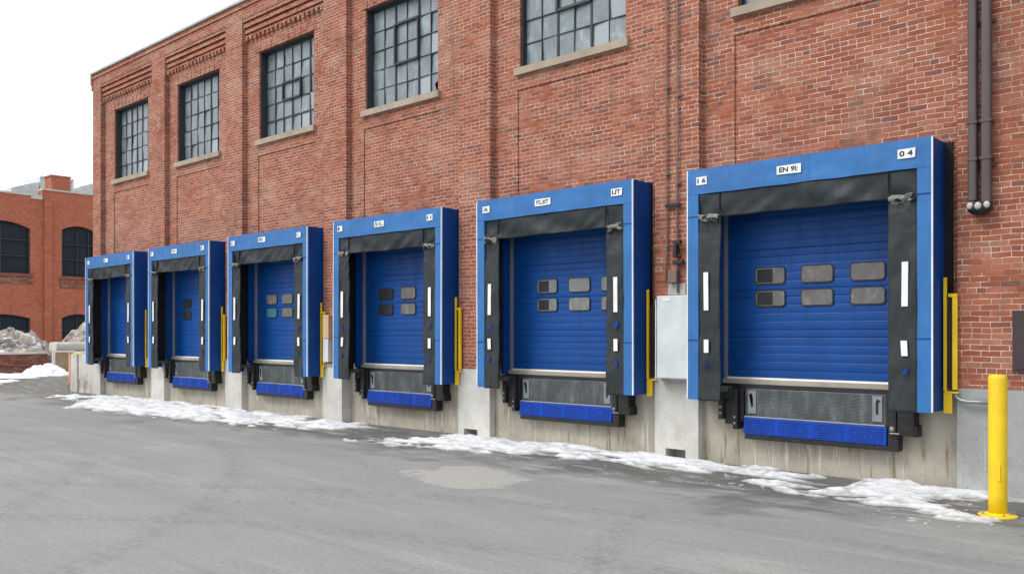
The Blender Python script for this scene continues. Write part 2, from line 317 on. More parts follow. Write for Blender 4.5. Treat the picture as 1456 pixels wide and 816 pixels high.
def cyl(bm, p0, p1, r0, r1=None, n=16, cap=True):
    r1 = r0 if r1 is None else r1
    p0 = Vector(p0); p1 = Vector(p1); d = (p1-p0).normalized()
    a = d.orthogonal().normalized(); b = d.cross(a)
    A = [bm.verts.new(p0+(a*math.cos(t)+b*math.sin(t))*r0) for t in [2*math.pi*i/n for i in range(n)]]
    D = [bm.verts.new(p1+(a*math.cos(t)+b*math.sin(t))*r1) for t in [2*math.pi*i/n for i in range(n)]]
    for i in range(n): bm.faces.new((A[i], A[(i+1) % n], D[(i+1) % n], D[i]))
    if cap: bm.faces.new(A[::-1]); bm.faces.new(D)
def tube(bm, pts, r, n=10):
    pts = [Vector(p) for p in pts]; rings = []
    up = Vector((0.13, 0.21, 0.97)).normalized()
    for i, p in enumerate(pts):
        d = (pts[min(i+1, len(pts)-1)]-pts[max(i-1, 0)]).normalized()
        a = d.cross(up); a = a.normalized() if a.length > 0.05 else d.orthogonal().normalized(); b = d.cross(a)
        rings.append([bm.verts.new(p+(a*math.cos(t)+b*math.sin(t))*r) for t in [2*math.pi*k/n for k in range(n)]])
    for A, D in zip(rings, rings[1:]):
        for i in range(n): bm.faces.new((A[i], A[(i+1) % n], D[(i+1) % n], D[i]))
    bm.faces.new(rings[0][::-1]); bm.faces.new(rings[-1])
def lathe(bm, prof, n=32, c=(0, 0)):
    rings = []
    for r, z in prof:
        rings.append([bm.verts.new((c[0]+r*math.cos(2*math.pi*i/n), c[1]+r*math.sin(2*math.pi*i/n), z)) for i in range(n)])
    for A, D in zip(rings, rings[1:]):
        for i in range(n): bm.faces.new((A[i], A[(i+1) % n], D[(i+1) % n], D[i]))
    bm.faces.new(rings[0][::-1]); bm.faces.new(rings[-1])
def thing(name, label, cat, loc=(0, 0, 0), group=None):
    o = bpy.data.objects.new(name, None); C.objects.link(o); o.location = loc; o.empty_display_size = 0.3
    return tag(o, label, cat, group)
def tag(o, label, cat, group=None):
    o['label'] = label; o['category'] = cat
    if group: o['group'] = group
    return o
def off(bm, v):
    bmesh.ops.translate(bm, verts=bm.verts, vec=v); return bm
def prism_xz(bm, pts, y0, y1, mi=0):
    """closed polygon in x,z extruded along y"""
    a = [bm.verts.new((x, y0, z)) for x, z in pts]; b = [bm.verts.new((x, y1, z)) for x, z in pts]
    fs = [bm.faces.new(a), bm.faces.new(b[::-1])]
    n = len(pts)
    for i in range(n): fs.append(bm.faces.new((a[(i+1) % n], a[i], b[i], b[(i+1) % n])))
    for f in fs: f.material_index = mi
def rrect(x0, x1, z0, z1, r, k=4):
    pts = []
    for cx, cz, a0 in ((x1-r, z0+r, -90), (x1-r, z1-r, 0), (x0+r, z1-r, 90), (x0+r, z0+r, 180)):
        for i in range(k+1):
            a = R(a0+90*i/k); pts.append((cx+r*math.cos(a), cz+r*math.sin(a)))
    return pts

# ---------------------------------------------------------------- layout numbers (metres)
PR = [-2.0, -6.24, -10.19, -14.14, -18.03, -21.80, -25.72]     # right edges of the pilasters
PL = [-2.98, -6.94, -10.94, -14.90, -18.76, -22.52, -26.25]    # left edges
DOCK = [-4.663, -8.60, -12.53, -16.47, -20.40, -24.32]          # shelter centres
WIN = [(-5.72, -3.62), (-9.63, -7.53), (-13.68, -11.60), (-17.50, -15.40), (-21.34, -19.25), (-25.06, -22.98)]
BAY = 0.12                                                      # recess of the bay walls
ZC = 1.15; ZT = 9.28; ZW0 = 6.06; ZW1 = 8.03; ZD = 3.46
DEP = 0.55

bld = thing('brick_warehouse', 'long red brick warehouse with tall steel sash windows above a row of loading docks', 'warehouse', (0, 0, 0))

# --- bay walls with their openings, one part per bay
bays = []
for k in range(6): bays.append((PR[k+1], PL[k], WIN[k], DOCK[k]))
bays.append((PR[0], 1.2, (-1.45, 0.65), None))
bays.append((2.1, 5.2, (2.6, 4.7), None))
rnd = random.Random(4)
for bi, (xl, xr, (w0, w1), dc) in enumerate(bays):
    bm = bmesh.new(); y0, y1 = BAY, DEP
    i0, i1 = w0-0.05, w1+0.05           # the bricked-up opening below the window
    zi = 5.72
    d0, d1 = (dc-1.33, dc+1.33) if dc else (None, None)
    box(bm, xl, i0, y0, y1, ZD+0.04, ZW0); box(bm, i1, xr, y0, y1, ZD+0.04, ZW0)
    box(bm, i0, i1, y0, y1, zi, ZW0)
    box(bm, i0, i1, y0+0.022, y1, ZD+0.04, zi)
    if dc:
        box(bm, xl, d0, y0, y1, ZC, ZD+0.04); box(bm, d1, xr, y0, y1, ZC, ZD+0.04)
        
    else:
        box(bm, xl, xr, y0, y1, ZC, ZD+0.04)
    box(bm, xl, w0, y0, y1, ZW0, ZW1); box(bm, w1, xr, y0, y1, ZW0, ZW1)
    box(bm, xl, xr, y0, y1, ZW1, 8.86)
    # soldier course proud of the wall over the window
    for q in range(int((w1-w0+0.3)/0.075)):
        xx = w0-0.15+q*0.075
        box(bm, xx+0.004, xx+0.071, y0-0.012-0.004*(q % 3), y0-0.001, ZW1+0.005, ZW1+0.20)
    # corbelled brick courses and a dentil row under the parapet
    steps = [(8.79, 8.862, 0.012), (8.66, 8.745, 0.034), (8.53, 8.615, 0.058), (8.485, 8.50, 0.085)]
    for a, b, yy in steps: box(bm, xl+0.003, xr-0.003, yy, y0-0.001, a, b)
    q = xl+0.05
    while q < xr-0.12:
        box(bm, q, q+0.085, 0.055+rnd.uniform(-.008, .012), y0-0.001, 8.365, 8.44); q += 0.17
    box(bm, xl+0.003, xr-0.003, 0.06, y0-0.001, 8.441, 8.484)
    obj('wall', bm, 'brick', bld)
    # concrete base of the bay
    bm = bmesh.new()
    box(bm, xl, xr, y0+0.0, y1, -0.3, ZC-0.002)
    obj('foundation', bm, 'conc_bay', bld)
# pilasters and their concrete bases
for k in range(7):
    bm = B((PL[k], PR[k], 0.0, DEP, ZC, 8.868)); obj('pilaster', bm, 'brick', bld)
    px0 = PL[k]; px1 = PR[k]
    bm = bmesh.new(); yy = -0.012
    vx = px1-0.30
    vent = k in (1, 2)
    box(bm, px0, px1, yy, DEP, -0.3, 0.0)
    if vent:
        a, b_, z1 = (-6.76, -6.44, 0.15) if k == 1 else (-10.80, -10.48, 0.13)
        box(bm, px0, a, yy, DEP, 0.0, z1); box(bm, b_, px1, yy, DEP, 0.0, z1); box(bm, a, b_, 0.25, DEP, 0.0, z1)
        box(bm, px0, px1, yy, DEP, z1, ZC-0.003)
    else:
        box(bm, px0, px1, yy, DEP, 0.0, ZC-0.003)
    if k == 3:   # stepped newer casing
        box(bm, px0+0.28, px1-0.004, -0.10, yy-0.001, -0.1, ZC-0.08)
    o = obj('pilaster_base', bm, 'conc_grey' if k == 0 else 'conc_pil', bld)
bm = B((1.2, 2.1, 0.0, DEP, ZC, 8.868)); obj('pilaster', bm, 'brick', bld)
obj('pilaster_base', B((1.2, 2.1, -0.012, DEP, -0.3, ZC-0.003)), 'conc_grey', bld)
# parapet band and coping
bm = B((-26.25, 5.2, 0.0, DEP, 8.87, 9.24)); box(bm, -26.28, 5.2, -0.03, -0.001, 9.10, 9.17); obj('parapet', bm, 'brick', bld)
bm = bmesh.new(); x = -26.33
while x < 5.2:
    L = rnd.uniform(.9, 1.3); j = rnd.uniform(-.006, .008)
    box(bm, x+0.004, x+L-0.004, -0.055+j, DEP+0.04, 9.241, 9.285+j); x += L
obj('coping', bm, 'coping', bld)
obj('corner_corbel', B((-26.36, -26.251, -0.03, 0.5, 8.95, 9.235), (-26.31, -26.251, -0.02, 0.5, 8.78, 8.949)), 'brick', bld)
obj('end_wall', B((-26.249, -25.9, DEP+0.001, 13.0, -0.3, 9.2)), 'brick', bld)
obj('roof', B((-25.9, 5.2, DEP+0.001, 13.0, 8.7, 8.8)), 'roof', bld)
obj('rear_wall', B((-25.9, 5.2, 12.7, 13.0, -0.3, 8.699), (-25.89, 5.19, 2.2, 2.25, 1.0, 8.699)), 'inside', bld)
obj('dark_panel', B((-2.43, -2.10, -0.03, -0.001, 1.34, 1.99), (-2.40, -2.13, -0.04, -0.031, 1.37, 1.96)), 'brown_box', bld)['label'] = 'dark brown metal panel set in the brick above the concrete base'

# --- factory windows
patterns = {0: [], 1: [], 2: [], 3: [], 4: [], 5: []}
for bi, (xl, xr, (w0, w1), dc) in enumerate(bays):
    rr = random.Random(20+bi)
    nc = 6; nr = 5
    yf = BAY+(0.12 if bi in (0, 1) else 0.18); t = 0.012
    W_ = w1-w0; H_ = ZW1-ZW0
    fr = bmesh.new()
    box(fr, w0, w0+0.045, yf-0.02, yf+0.04, ZW0, ZW1); box(fr, w1-0.045, w1, yf-0.02, yf+0.04, ZW0, ZW1)
    box(fr, w0+0.045, w1-0.045, yf-0.02, yf+0.04, ZW1-0.05, ZW1); box(fr, w0+0.045, w1-0.045, yf-0.02, yf+0.04, ZW0, ZW0+0.04)
    gx0, gx1, gz0, gz1 = w0+0.045, w1-0.045, ZW0+0.04, ZW1-0.05
    cw = (gx1-gx0)/nc; rh = (gz1-gz0)/nr
    thick = {3: (1, 5), 4: (1, 4)}.get(bi, (2, 4))
    for i in range(1, nc):
        tt = t*(1.6 if i in thick else 0.6); x = gx0+i*cw
        box(fr, x-tt, x+tt, yf-0.016, yf+0.02, gz0, gz1)
    for j in range(1, nr):
        z = gz0+j*rh; tt = t*(1.4 if (bi == 3 and j in (1, 3)) else 0.55)
        box(fr, gx0, gx1, yf-0.014, yf+0.018, z-tt, z+tt)
    box(fr, w0+0.001, w0+0.03, BAY+0.035, yf-0.021, ZW0, ZW1-.001); box(fr, w0+0.031, w1-0.001, BAY+0.03, yf-0.021, ZW1-0.022, ZW1-.002)
    # pivoting vent sash frame standing a little open
    a, b_ = (2, 4)
    if bi in (0, 1, 2, 3):
        x0, x1 = gx0+a*cw, gx0+b_*cw; z0, z1 = gz0+rh*(2 if bi else 1), gz0+rh*(4 if bi != 3 else 3)
        for (p, q, r_, s_) in ((x0-.02, x0+.02, z0, z1), (x1-.015, x1+.015, z0, z1), (x0, x1, z0-.02, z0+.02), (x0, x1, z1-.02, z1+.02)):
            box(fr, p, q, yf-0.05, yf-0.017, r_, s_)
    w = obj('window', fr, 'mullion', bld)
    gl = bmesh.new()
    for i in range(nc):
        for j in range(nr):
            if bi == 2 and i == 5 and j == 0:   # broken corner pane
                prism_xz(gl, [(gx0+i*cw+.01, gz0+.01), (gx0+(i+.45)*cw, gz0+.03), (gx0+(i+.3)*cw, gz0+.5*rh), (gx0+(i+.7)*cw, gz0+.7*rh), (gx0+(i+1)*cw-.01, gz0+rh*.97), (gx0+i*cw+.01, gz0+rh*.97)], yf+.002, yf+.008)
                continue
            x0 = gx0+i*cw; z0 = gz0+j*rh
            tx = rr.uniform(-.012, .012)*(rr.random() < .6); tz = rr.uniform(-.010, .010)
            v = [gl.verts.new(p) for p in ((x0, yf+.004-tx-tz, z0), (x0+cw, yf+.004+tx-tz, z0), (x0+cw, yf+.004+tx+tz, z0+rh), (x0, yf+.004-tx+tz, z0+rh))]
            gl.faces.new(v)
    obj('pane', gl, 'pane', w)
    sl = B((w0-0.07, w1+0.07, BAY-0.07, yf-0.022, ZW0-0.115, ZW0-0.001)); obj('sill', sl, 'sill', w, bevel=0.012)
    bm = B((w0-0.05, w1+0.05, yf+0.75, yf+0.8, ZW0-0.2, ZW1+0.2)); obj('blind', bm, 'inside', w)

# ---------------------------------------------------------------- dock doors (parts of the warehouse)
vis = {0: ([-.83, -.20, .43], 'vision'), 1: ([-.70, -.05, .58], 'vision_pale'), 2: ([-.81, -.16, .50], 'vision'), 3: ([-.83, -.22, .4], 'vision'), 4: ([-.78, .5], 'vision_dark'), 5: ([], '')}
def dock_door(k, xc):
    y = 0.20; x0, x1 = xc-1.245, xc+1.245
    bm = bmesh.new(); z = 1.175
    # ribbed door leaf: a profile of shallow ribs run across the width
    prof = []
    n = 0
    while z < ZD+0.02:
        deep = 0.012 if n % 5 == 0 else 0.005
        prof += [(y+deep, z), (y+0.002, z+0.010), (y, z+0.05), (y+0.002, z+0.094), (y+deep, z+0.104)]
        z += 0.1045; n += 1
    a = [bm.verts.new((x0, p[0], p[1])) for p in prof]; b = [bm.verts.new((x1, p[0], p[1])) for p in prof]
    for i in range(len(prof)-1): bm.faces.new((a[i], b[i], b[i+1], a[i+1]))
    box(bm, x0, x1, y+0.03, y+0.07, 1.175, ZD+0.05)
    d = obj('dock_door', bm, 'blue_door', bld)
    # bottom seal: pale bar, dark line, lower threshold bar
    obj('bottom_rail', B((x0, x1, y-0.022, y+0.028, 1.115, 1.172)), 'silver', d, bevel=0.006)
    obj('weather_seal', B((x0, x1, y-0.008, y+0.028, 1.092, 1.114)), 'rubber', d)
    obj('threshold', B((x0-0.02, x1+0.02, y-0.075, y+0.16, 1.035, 1.090)), 'silver', d, bevel=0.008)
    for s in (-1, 1):
        e = xc+s*1.262
        obj('door_track', B((e-0.017, e+0.017, y-0.05, y+0.05, 1.092, ZD)), 'track', d)
        a_, b_ = (xc-1.329, xc-1.280) if s < 0 else (xc+1.280, xc+1.329)
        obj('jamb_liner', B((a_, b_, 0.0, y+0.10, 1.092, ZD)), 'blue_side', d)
    obj('lintel', B((xc-1.329, xc+1.329, 0.01, y-0.001, ZD-0.06, ZD+0.039)), 'pipe', d)
    offs, mm = vis[k]
    for wi, ox in enumerate(offs):
        for zi, (za, zb) in enumerate(((2.11, 2.30), (2.40, 2.60))):
            X0, X1 = xc+ox, xc+ox+0.395
            bm = bmesh.new()
            prism_xz(bm, rrect(X0-.015, X1+.015, za-.015, zb+.015, .05), y-0.014, y-0.003, 0)
            material = 1
            prism_xz(bm, rrect(X0, X1, za, zb, .038), y-0.018, y-0.0145, 1)
            mats = ['rubber', mm]
            if k == 2 and wi == 0: mats = ['rubber', 'vision_dark']
            if k == 3 and wi == 0 and zi == 0: mats = ['rubber', 'vision_teal']
            if (k in (0, 1) and wi == 0): # one half dark, the other milky
                xm = X0+.6*(X1-X0) if k < 2 else X0+.5*(X1-X0)
                box(bm, X0+.02, xm, y-0.021, y-0.0185, za+.012, zb-.012, 2)
                mats = ['rubber', mm, 'vision_dark']
            bmesh.ops.recalc_face_normals(bm, faces=bm.faces)
            obj('vision_panel', bm, mats, d)
    return d
for k, xc in enumerate(DOCK): dock_door(k, xc)

# ---------------------------------------------------------------- text
def text_bm(s, width, height):
    cu = bpy.data.curves.new('t', 'FONT'); cu.body = s; cu.size = 1.0; cu.resolution_u = 3; cu.offset = 0.035
    o = bpy.data.objects.new('t', cu); C.objects.link(o)
    dg = bpy.context.evaluated_depsgraph_get(); me = bpy.data.meshes.new_from_object(o.evaluated_get(dg))
    bpy.data.objects.remove(o); bm = bmesh.new(); bm.from_mesh(me); bpy.data.meshes.remove(me)
    xs = [v.co.x for v in bm.verts]; ys = [v.co.y for v in bm.verts]
    for v in bm.verts:
        v.co = Vector(((v.co.x-min(xs))/(max(xs)-min(xs))*width, 0, (v.co.y-min(ys))/(max(ys)-min(ys))*height))
    return bm
def sheet(f, x0, x1, z0, z1, nx, nz, thick=0.012, tear=None):
    """cloth-like slab: f(x, z) gives y of its front"""
    bm = bmesh.new(); g = {}
    for i in range(nx+1):
        for j in range(nz+1):
            u = i/nx; v = j/nz; x = x0+(x1-x0)*u; z = z0+(z1-z0)*v
            if tear: x, z = tear(x, z, u, v)
            y = f(x, z)
            g[i, j, 0] = bm.verts.new((x, y, z)); g[i, j, 1] = bm.verts.new((x, y+thick, z))
    for i in range(nx):
        for j in range(nz):
            bm.faces.new((g[i, j, 0], g[i+1, j, 0], g[i+1, j+1, 0], g[i, j+1, 0]))
            bm.faces.new((g[i, j, 1], g[i, j+1, 1], g[i+1, j+1, 1], g[i+1, j, 1]))
    for i in range(nx):
        bm.faces.new((g[i, 0, 0], g[i, 0, 1], g[i+1, 0, 1], g[i+1, 0, 0])); bm.faces.new((g[i, nz, 0], g[i+1, nz, 0], g[i+1, nz, 1], g[i, nz, 1]))
    for j in range(nz):
        bm.faces.new((g[0, j, 0], g[0, j+1, 0], g[0, j+1, 1], g[0, j, 1])); bm.faces.new((g[nx, j, 0], g[nx, j, 1], g[nx, j+1, 1], g[nx, j+1, 0]))
    return bm

# ---------------------------------------------------------------- dock shelters
TEXT = [('1 6', 'EN 9I:', '0 4'), ('/A', 'P2.3IT', 'LIT'), ('I', 'S:1L', '11'), ('d', 'EP2', 'U'), ('F', 'F.4', 'a'), ('S', 'm', 'n')]
TL = ['nearest, largest blue dock shelter, right label reading 0 4, beside the brown pipes',
      'blue dock shelter just left of the pale grey wall cabinet, second nearest',
      'blue dock shelter third from the right, its centre label starting with S',
      'blue dock shelter fourth from the right, its door showing one teal window',
      'blue dock shelter second from the left end, door with two small dark windows',
      'farthest and smallest blue dock shelter, at the left corner of the warehouse']
def shelter(k, xc):
    rr = random.Random(50+k); sd = k*17.3
    t = thing('dock_shelter', TL[k], 'dock shelter', (xc, 0, 0.88), 'blue dock shelters around the loading doors')
    t.rotation_euler = (0, R(rr.uniform(-.22, .22)), 0)
    def put(name, bm, m, par=None, **kw):
        off(bm, (0, 0, -0.88)); return obj(name, bm, m, par or t, **kw)
    hw = 1.527; yf = -0.36; wob = lambda: rr.uniform(-.006, .006)
    # header: slightly rippled fabric-faced panel
    fh = lambda x, z: yf+0.005*noise.noise(Vector((x*2.2+sd, z*5, 1)))+0.003*noise.noise(Vector((x*7, z*9, sd)))
    put('header_panel', sheet(fh, -hw, hw, 3.572, 3.90, 60, 8, 0.04, lambda x, z, u, v: (x, z+(0.006*noise.noise(Vector((x*3, sd, v*2)))))), 'blue_front', smooth=False)
    for s in (-1, 1):
        a, b = sorted((s*1.372, s*hw))
        fj = lambda x, z: yf+0.002+0.006*noise.noise(Vector((x*3+sd, z*1.3, s*4)))
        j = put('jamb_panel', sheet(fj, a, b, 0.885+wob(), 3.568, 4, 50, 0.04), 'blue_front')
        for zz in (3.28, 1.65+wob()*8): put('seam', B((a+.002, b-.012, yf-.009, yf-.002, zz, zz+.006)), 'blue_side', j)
        # side wall: deeper at the top than at the foot
        x0, x1 = sorted((s*(hw-0.03), s*(hw+0.004)))
        bm = bmesh.new(); nz = 40; ny = 6
        yb0, yb1 = 0.02, 0.105
        gi = {}
        for side, xx in ((0, x0), (1, x1)):
            for j_ in range(nz+1):
                z = 0.89+(3.895-0.89)*j_/nz; yb = yb0+(yb1-yb0)*j_/nz
                for i in range(ny+1):
                    y = yf+0.042+(yb-yf-0.042)*i/ny
                    bl = 0.010*noise.noise(Vector((y*4+sd, z*1.4, s*3.0)))*(1 if 0 < i < ny else .3)
                    gi[side, i, j_] = bm.verts.new((xx+bl, y, z))
        for j_ in range(nz):
            for i in range(ny):
                for side in (0, 1): bm.faces.new((gi[side, i, j_], gi[side, i+1, j_], gi[side, i+1, j_+1], gi[side, i, j_+1]))
            for i in (0, ny): bm.faces.new((gi[0, i, j_], gi[1, i, j_], gi[1, i, j_+1], gi[0, i, j_+1]))
        for i in range(ny):
            for j_ in (0, nz): bm.faces.new((gi[0, i, j_], gi[0, i+1, j_], gi[1, i+1, j_], gi[1, i, j_]))
        bmesh.ops.recalc_face_normals(bm, faces=bm.faces)
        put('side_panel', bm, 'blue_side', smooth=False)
        x0, x1 = sorted((s*(hw-0.004), s*(hw+0.012)))
        put('edge_trim', B((x0, x1, yf-0.008, yf+0.012, 0.89, 3.895)), 'trim')
        # black inner wall from the curtain back to the brick
        x0, x1 = sorted((s*1.36, s*1.40))
        put('inner_liner', B((x0, x1, yf+0.045, -0.002, 0.98, 3.52)), 'liner')
        # side curtain with dents
        cc = s*1.215; x0, x1 = cc-0.155, cc+0.155
        def fc(x, z, s=s):
            y = yf+0.010+0.034*noise.noise(Vector((x*4+sd+s, z*2.1, 2)))+0.010*noise.noise(Vector((x*12, z*6+sd, 5)))
            if z > 2.9: y += 0.02*abs(noise.noise(Vector((x*9, z*11, sd))))
            return y
        def tr(x, z, u, v, s=s):
            e = (1-abs(2*v-1))
            return x+0.006*noise.noise(Vector((s*3+sd, z*2.4, u))), z+(0.012*noise.noise(Vector((x*9, sd, 1))) if v < .05 else 0)
        put('side_curtain', sheet(fc, x0, x1, 0.875, 3.285, 14, 90, 0.022, tr), 'curtain', smooth=True)
        # crumpled torn head of the side curtain
        bm = bmesh.new(); nx, nz = 14, 8; g = {}
        for i in range(nx+1):
            for j_ in range(nz+1):
                u, v = i/nx, j_/nz
                x = x0+0.01+(x1-x0-0.02)*u; z = 3.225+0.075*v-0.03*abs(math.sin(u*5+k))*(1-v)+0.02*s*(u-.5)
                bulge = 0.04*math.sin(v*math.pi)*(0.6+0.4*math.sin(u*7+sd))
                n_ = 0.042*noise.noise(Vector((x*14+sd, z*18, s*2)))
                g[i, j_] = bm.verts.new((x, yf-0.004-bulge+n_, z+0.02*noise.noise(Vector((x*20, z*9, sd)))))
        for i in range(nx):
            for j_ in range(nz): bm.faces.new((g[i, j_], g[i+1, j_], g[i+1, j_+1], g[i, j_+1]))
        for f in bm.faces:
            c_ = f.calc_center_median(); f.material_index = 1 if noise.noise(Vector((c_.x*13+sd, c_.z*22, s*5)))+(c_.z-3.24)*3 > -.12 else 0
        bmesh.ops.solidify(bm, geom=list(bm.faces), thickness=0.006)
        put('torn_flap', bm, ['curtain', 'foil'])
        # white guide stripes
        for za, zb, nm in ((2.05, 2.545, 0), (1.50, 1.67, 0)):
            xa = s*1.245-0.034; tilt = rr.uniform(-.012, .012)
            bm = bmesh.new()
            yy = yf-0.016
            lo = [(xa, yy, za), (xa+.068, yy, za), (xa+.068, yy+.004, za), (xa, yy+.004, za)]
            hi = [(p[0]+tilt, p[1], zb) for p in lo]
            hexa(bm, lo, hi); put('guide_stripe', bm, 'white')
        # rips that let the blue backing show
        for zz in (1.86, 1.33):
            if rr.random() < .85:
                bm = bmesh.new(); xa = s*1.245+rr.uniform(-.03, .02); zz += rr.uniform(-.03, .03)
                pts = [(xa-.02, zz-.05), (xa+.015, zz-.045), (xa+.03, zz+.0), (xa+.012, zz+.03), (xa+.025, zz+.06), (xa-.01, zz+.05), (xa-.005, zz+.01), (xa-.026, zz-.02)]
                sx, sz, sk = rr.uniform(.5, 1.3), rr.uniform(.6, 1.1), rr.uniform(-.5, .5)
                pts = [(xa+(p-xa)*sx+(q-zz)*sk+rr.uniform(-.008, .008), zz+(q-zz)*sz+rr.uniform(-.012, .012)) for p, q in pts]
                prism_xz(bm, pts, yf-0.020, yf-0.012); bmesh.ops.recalc_face_normals(bm, faces=bm.faces)
                put('rip', bm, 'blue_lip')
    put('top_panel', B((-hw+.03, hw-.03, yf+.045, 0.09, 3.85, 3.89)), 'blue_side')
    put('dark_gap_strip', B((hw-.05, hw-.035, 0.0, 0.118, 1.16, 3.88), (-hw+.035, -hw+.05, 0.0, 0.118, 1.16, 3.88), (-hw+.03, hw-.03, 0.091, 0.118, 3.78, 3.915), (hw-.033, hw+(.085 if k == 0 else .02), .098, .118, 1.16, 3.90)), 'liner')  # black strips added to stand in for the dark gap beside the shelter
    # head curtain: heavy folds
    def fk(x, z):
        v = (3.57-z)/.32
        w = 0.055*noise.noise(Vector((x*1.6+z*2.6+sd, z*1.5, 3)))+0.034*noise.noise(Vector((x*4.2-z*5+sd, z*3, 7)))
        fold = 0.03*math.sin((x*5.5+z*7+k*1.3))*max(0, noise.noise(Vector((x*.9+sd, 0, 4)))+.25)
        return yf+0.022+(w+fold)*min(1, .25+v)+0.05*v*.6
    put('head_curtain', sheet(fk, -1.368, 1.368, 3.262, 3.568, 130, 16, 0.018,
        lambda x, z, u, v: (x, z+((1-v)*(0.016*noise.noise(Vector((x*1.7+sd, 1, 1)))+0.008*noise.noise(Vector((x*6+sd, 1, 1))))))), 'curtain', smooth=True)
    for xs in (-1.06, 1.06): put('curtain_seam', B((xs-.004, xs+.004, yf-.004, yf+.02, 3.33, 3.565)), 'liner')
    put('foot_pad', B((-1.36, -1.09, -0.30, 0.10, 0.99, 1.06)), 'galv')
    # small white labels with worn dark lettering
    labs = [(-1.39, .155, TEXT[k][0], .45 if k in (0,) else .3), (-.267+.0, .31 if k < 2 else .27, TEXT[k][1], .8), (1.17, .185 if k < 2 else .15, TEXT[k][2], .7)]
    for xa, wd, tx, fw in labs:
        h = .105; za = 3.692; yy = yf-0.014
        bm = bmesh.new()
        pts = [(xa, za), (xa+wd*.5, za-.002), (xa+wd, za+.001+wob()), (xa+wd+wob(), za+h), (xa, za+h-.003)]
        prism_xz(bm, pts, yy, yy+.006); bmesh.ops.recalc_face_normals(bm, faces=bm.faces)
        lb = put('label_plate', bm, 'label')
        tb = text_bm(tx, min(wd*.78, h*.5*len(tx)), h*.62); off(tb, (xa+wd*.1, yy-.0015, za+h*.19)); off(tb, (0, 0, -.88))
        obj('lettering', tb, 'ink', lb)
    return t
for k, xc in enumerate(DOCK): shelter(k, xc)

# ---------------------------------------------------------------- dock levelers
LL = ['nearest blue lipped dock leveler under the largest shelter, four tread panels plain to see',
      'blue lipped dock leveler just left of the pale grey cabinet, second nearest',
      'blue lipped dock leveler of the third bay from the right',
      'blue lipped dock leveler under the door with one teal window',
      'blue lipped dock leveler under the second shelter from the left end',
      'farthest blue lipped dock leveler, by the left corner of the warehouse']
def leveler(k, xc):
    rr = random.Random(90+k)
    t = thing('dock_leveler', LL[k], 'dock leveler', (xc, 0, 0.4), 'dock levelers below the loading doors')
    def put(name, bm, m, par=None, **kw):
        off(bm, (0, 0, -0.4)); return obj(name, bm, m, par or t, **kw)
    put('deck_face', B((-.905, .905, .03, .118, .675, 1.034)), 'galv', bevel=.01)
    put('pit_frame', B((-.96, -.91, .0, .118, .60, 1.034), (.91, .96, .0, .118, .60, 1.034), (-.96, .96, .05, .118, .585, .66), (-1.28, 1.28, .045, .118, 1.035, 1.088)), 'black_steel')
    # keeper plates with a hooked slot at both ends of the face
    for s in (-1, 1):
        p = put('keeper_plate', B(*[tuple([*sorted((s*.86, s*.745)), .018, .029, .71, 1.01])]), 'galv_rail', bevel=.003)
        bm = bmesh.new(); q = s*.80
        pts = [(q-.012, .80), (q+.012, .80), (q+.012, .93), (q+.04*s, .96), (q-.0, .975), (q-.012, .94)]
        prism_xz(bm, pts, .008, .0175); bmesh.ops.recalc_face_normals(bm, faces=bm.faces); put('hook', bm, 'black_steel', p)
    # lip hanging, tipped a little outward at the foot
    bm = bmesh.new()
    z0, z1 = .452, .658
    hexa(bm, [(-.885, -.055, z0), (.93, -.055, z0), (.93, -.025, z0), (-.885, -.025, z0)], [(-.885, -.030, z1), (.93, -.030, z1), (.93, .0, z1), (-.885, .0, z1)])
    lip = put('lip', bm, 'blue_lip', bevel=.004)
    for pnl in range(4):
        bm = bmesh.new()
        a = -.865+pnl*.452; wd = .40
        for r_ in range(6):
            z = z0+.022+r_*.030; yy = -.055+(z-z0)/(z1-z0)*.025
            for c_ in range(16):
                x = a+c_*wd/16+(r_ % 2)*.012
                if rr.random() < .06: continue
                tl = .004 if (c_+r_) % 2 else -.004
                hexa(bm, [(x, yy-.0045, z-tl), (x+.017, yy-.0045, z+tl), (x+.017, yy-.0005, z+tl), (x, yy-.0005, z-tl)],
                     [(x, yy-.0038, z+.009-tl), (x+.017, yy-.0038, z+.009+tl), (x+.017, yy-.0002, z+.009+tl), (x, yy-.0002, z+.009-tl)])
        put('tread_panel', bm, 'tread', lip)
    bm = bmesh.new(); cyl(bm, (-.90, .005, .668), (.90, .005, .668), .012, n=10); put('hinge', bm, 'track', lip)
    put('toe_beam', B((-.87, 1.06, -.045, .118, .385, .447), (.945, 1.06, -.04, .118, .448, .60)), 'black_steel', bevel=.004)
    # bumpers with steel angles; the left one is an open bracket
    b = put('bumper', B((-1.24, -1.17, -.07, .118, .62, 1.03), (-1.17, -1.03, -.02, .118, .56, 1.03), (-1.17, -1.03, -.08, -.021, .90, 1.03), (-1.03, -.965, -.07, .118, .50, 1.03)), 'rubber', bevel=.008)
    bm = bmesh.new()
    for zz in (.70, .78): cyl(bm, (-1.205, -.085, zz), (-1.205, -.068, zz), .016, n=8)
    for zz in (.58, .66): cyl(bm, (-.998, -.085, zz), (-.998, -.068, zz), .016, n=8)
    put('bolt', bm, 'track', b)
    b = put('bumper', B((.965, 1.05, -.08, .118, .60, 1.03), (1.05, 1.245, -.06, .118, .575, 1.03), (1.245, 1.275, -.06, .118, .57, .70)), 'rubber', bevel=.01)
    bm = bmesh.new(); cyl(bm, (1.008, -.10, .64), (1.008, -.078, .66), .025, n=10); box(bm, .985, 1.09, -.10, -.08, .595, .607); put('bolt', bm, 'cap' if k == 0 else 'track', b)
for k, xc in enumerate(DOCK): leveler(k, xc)

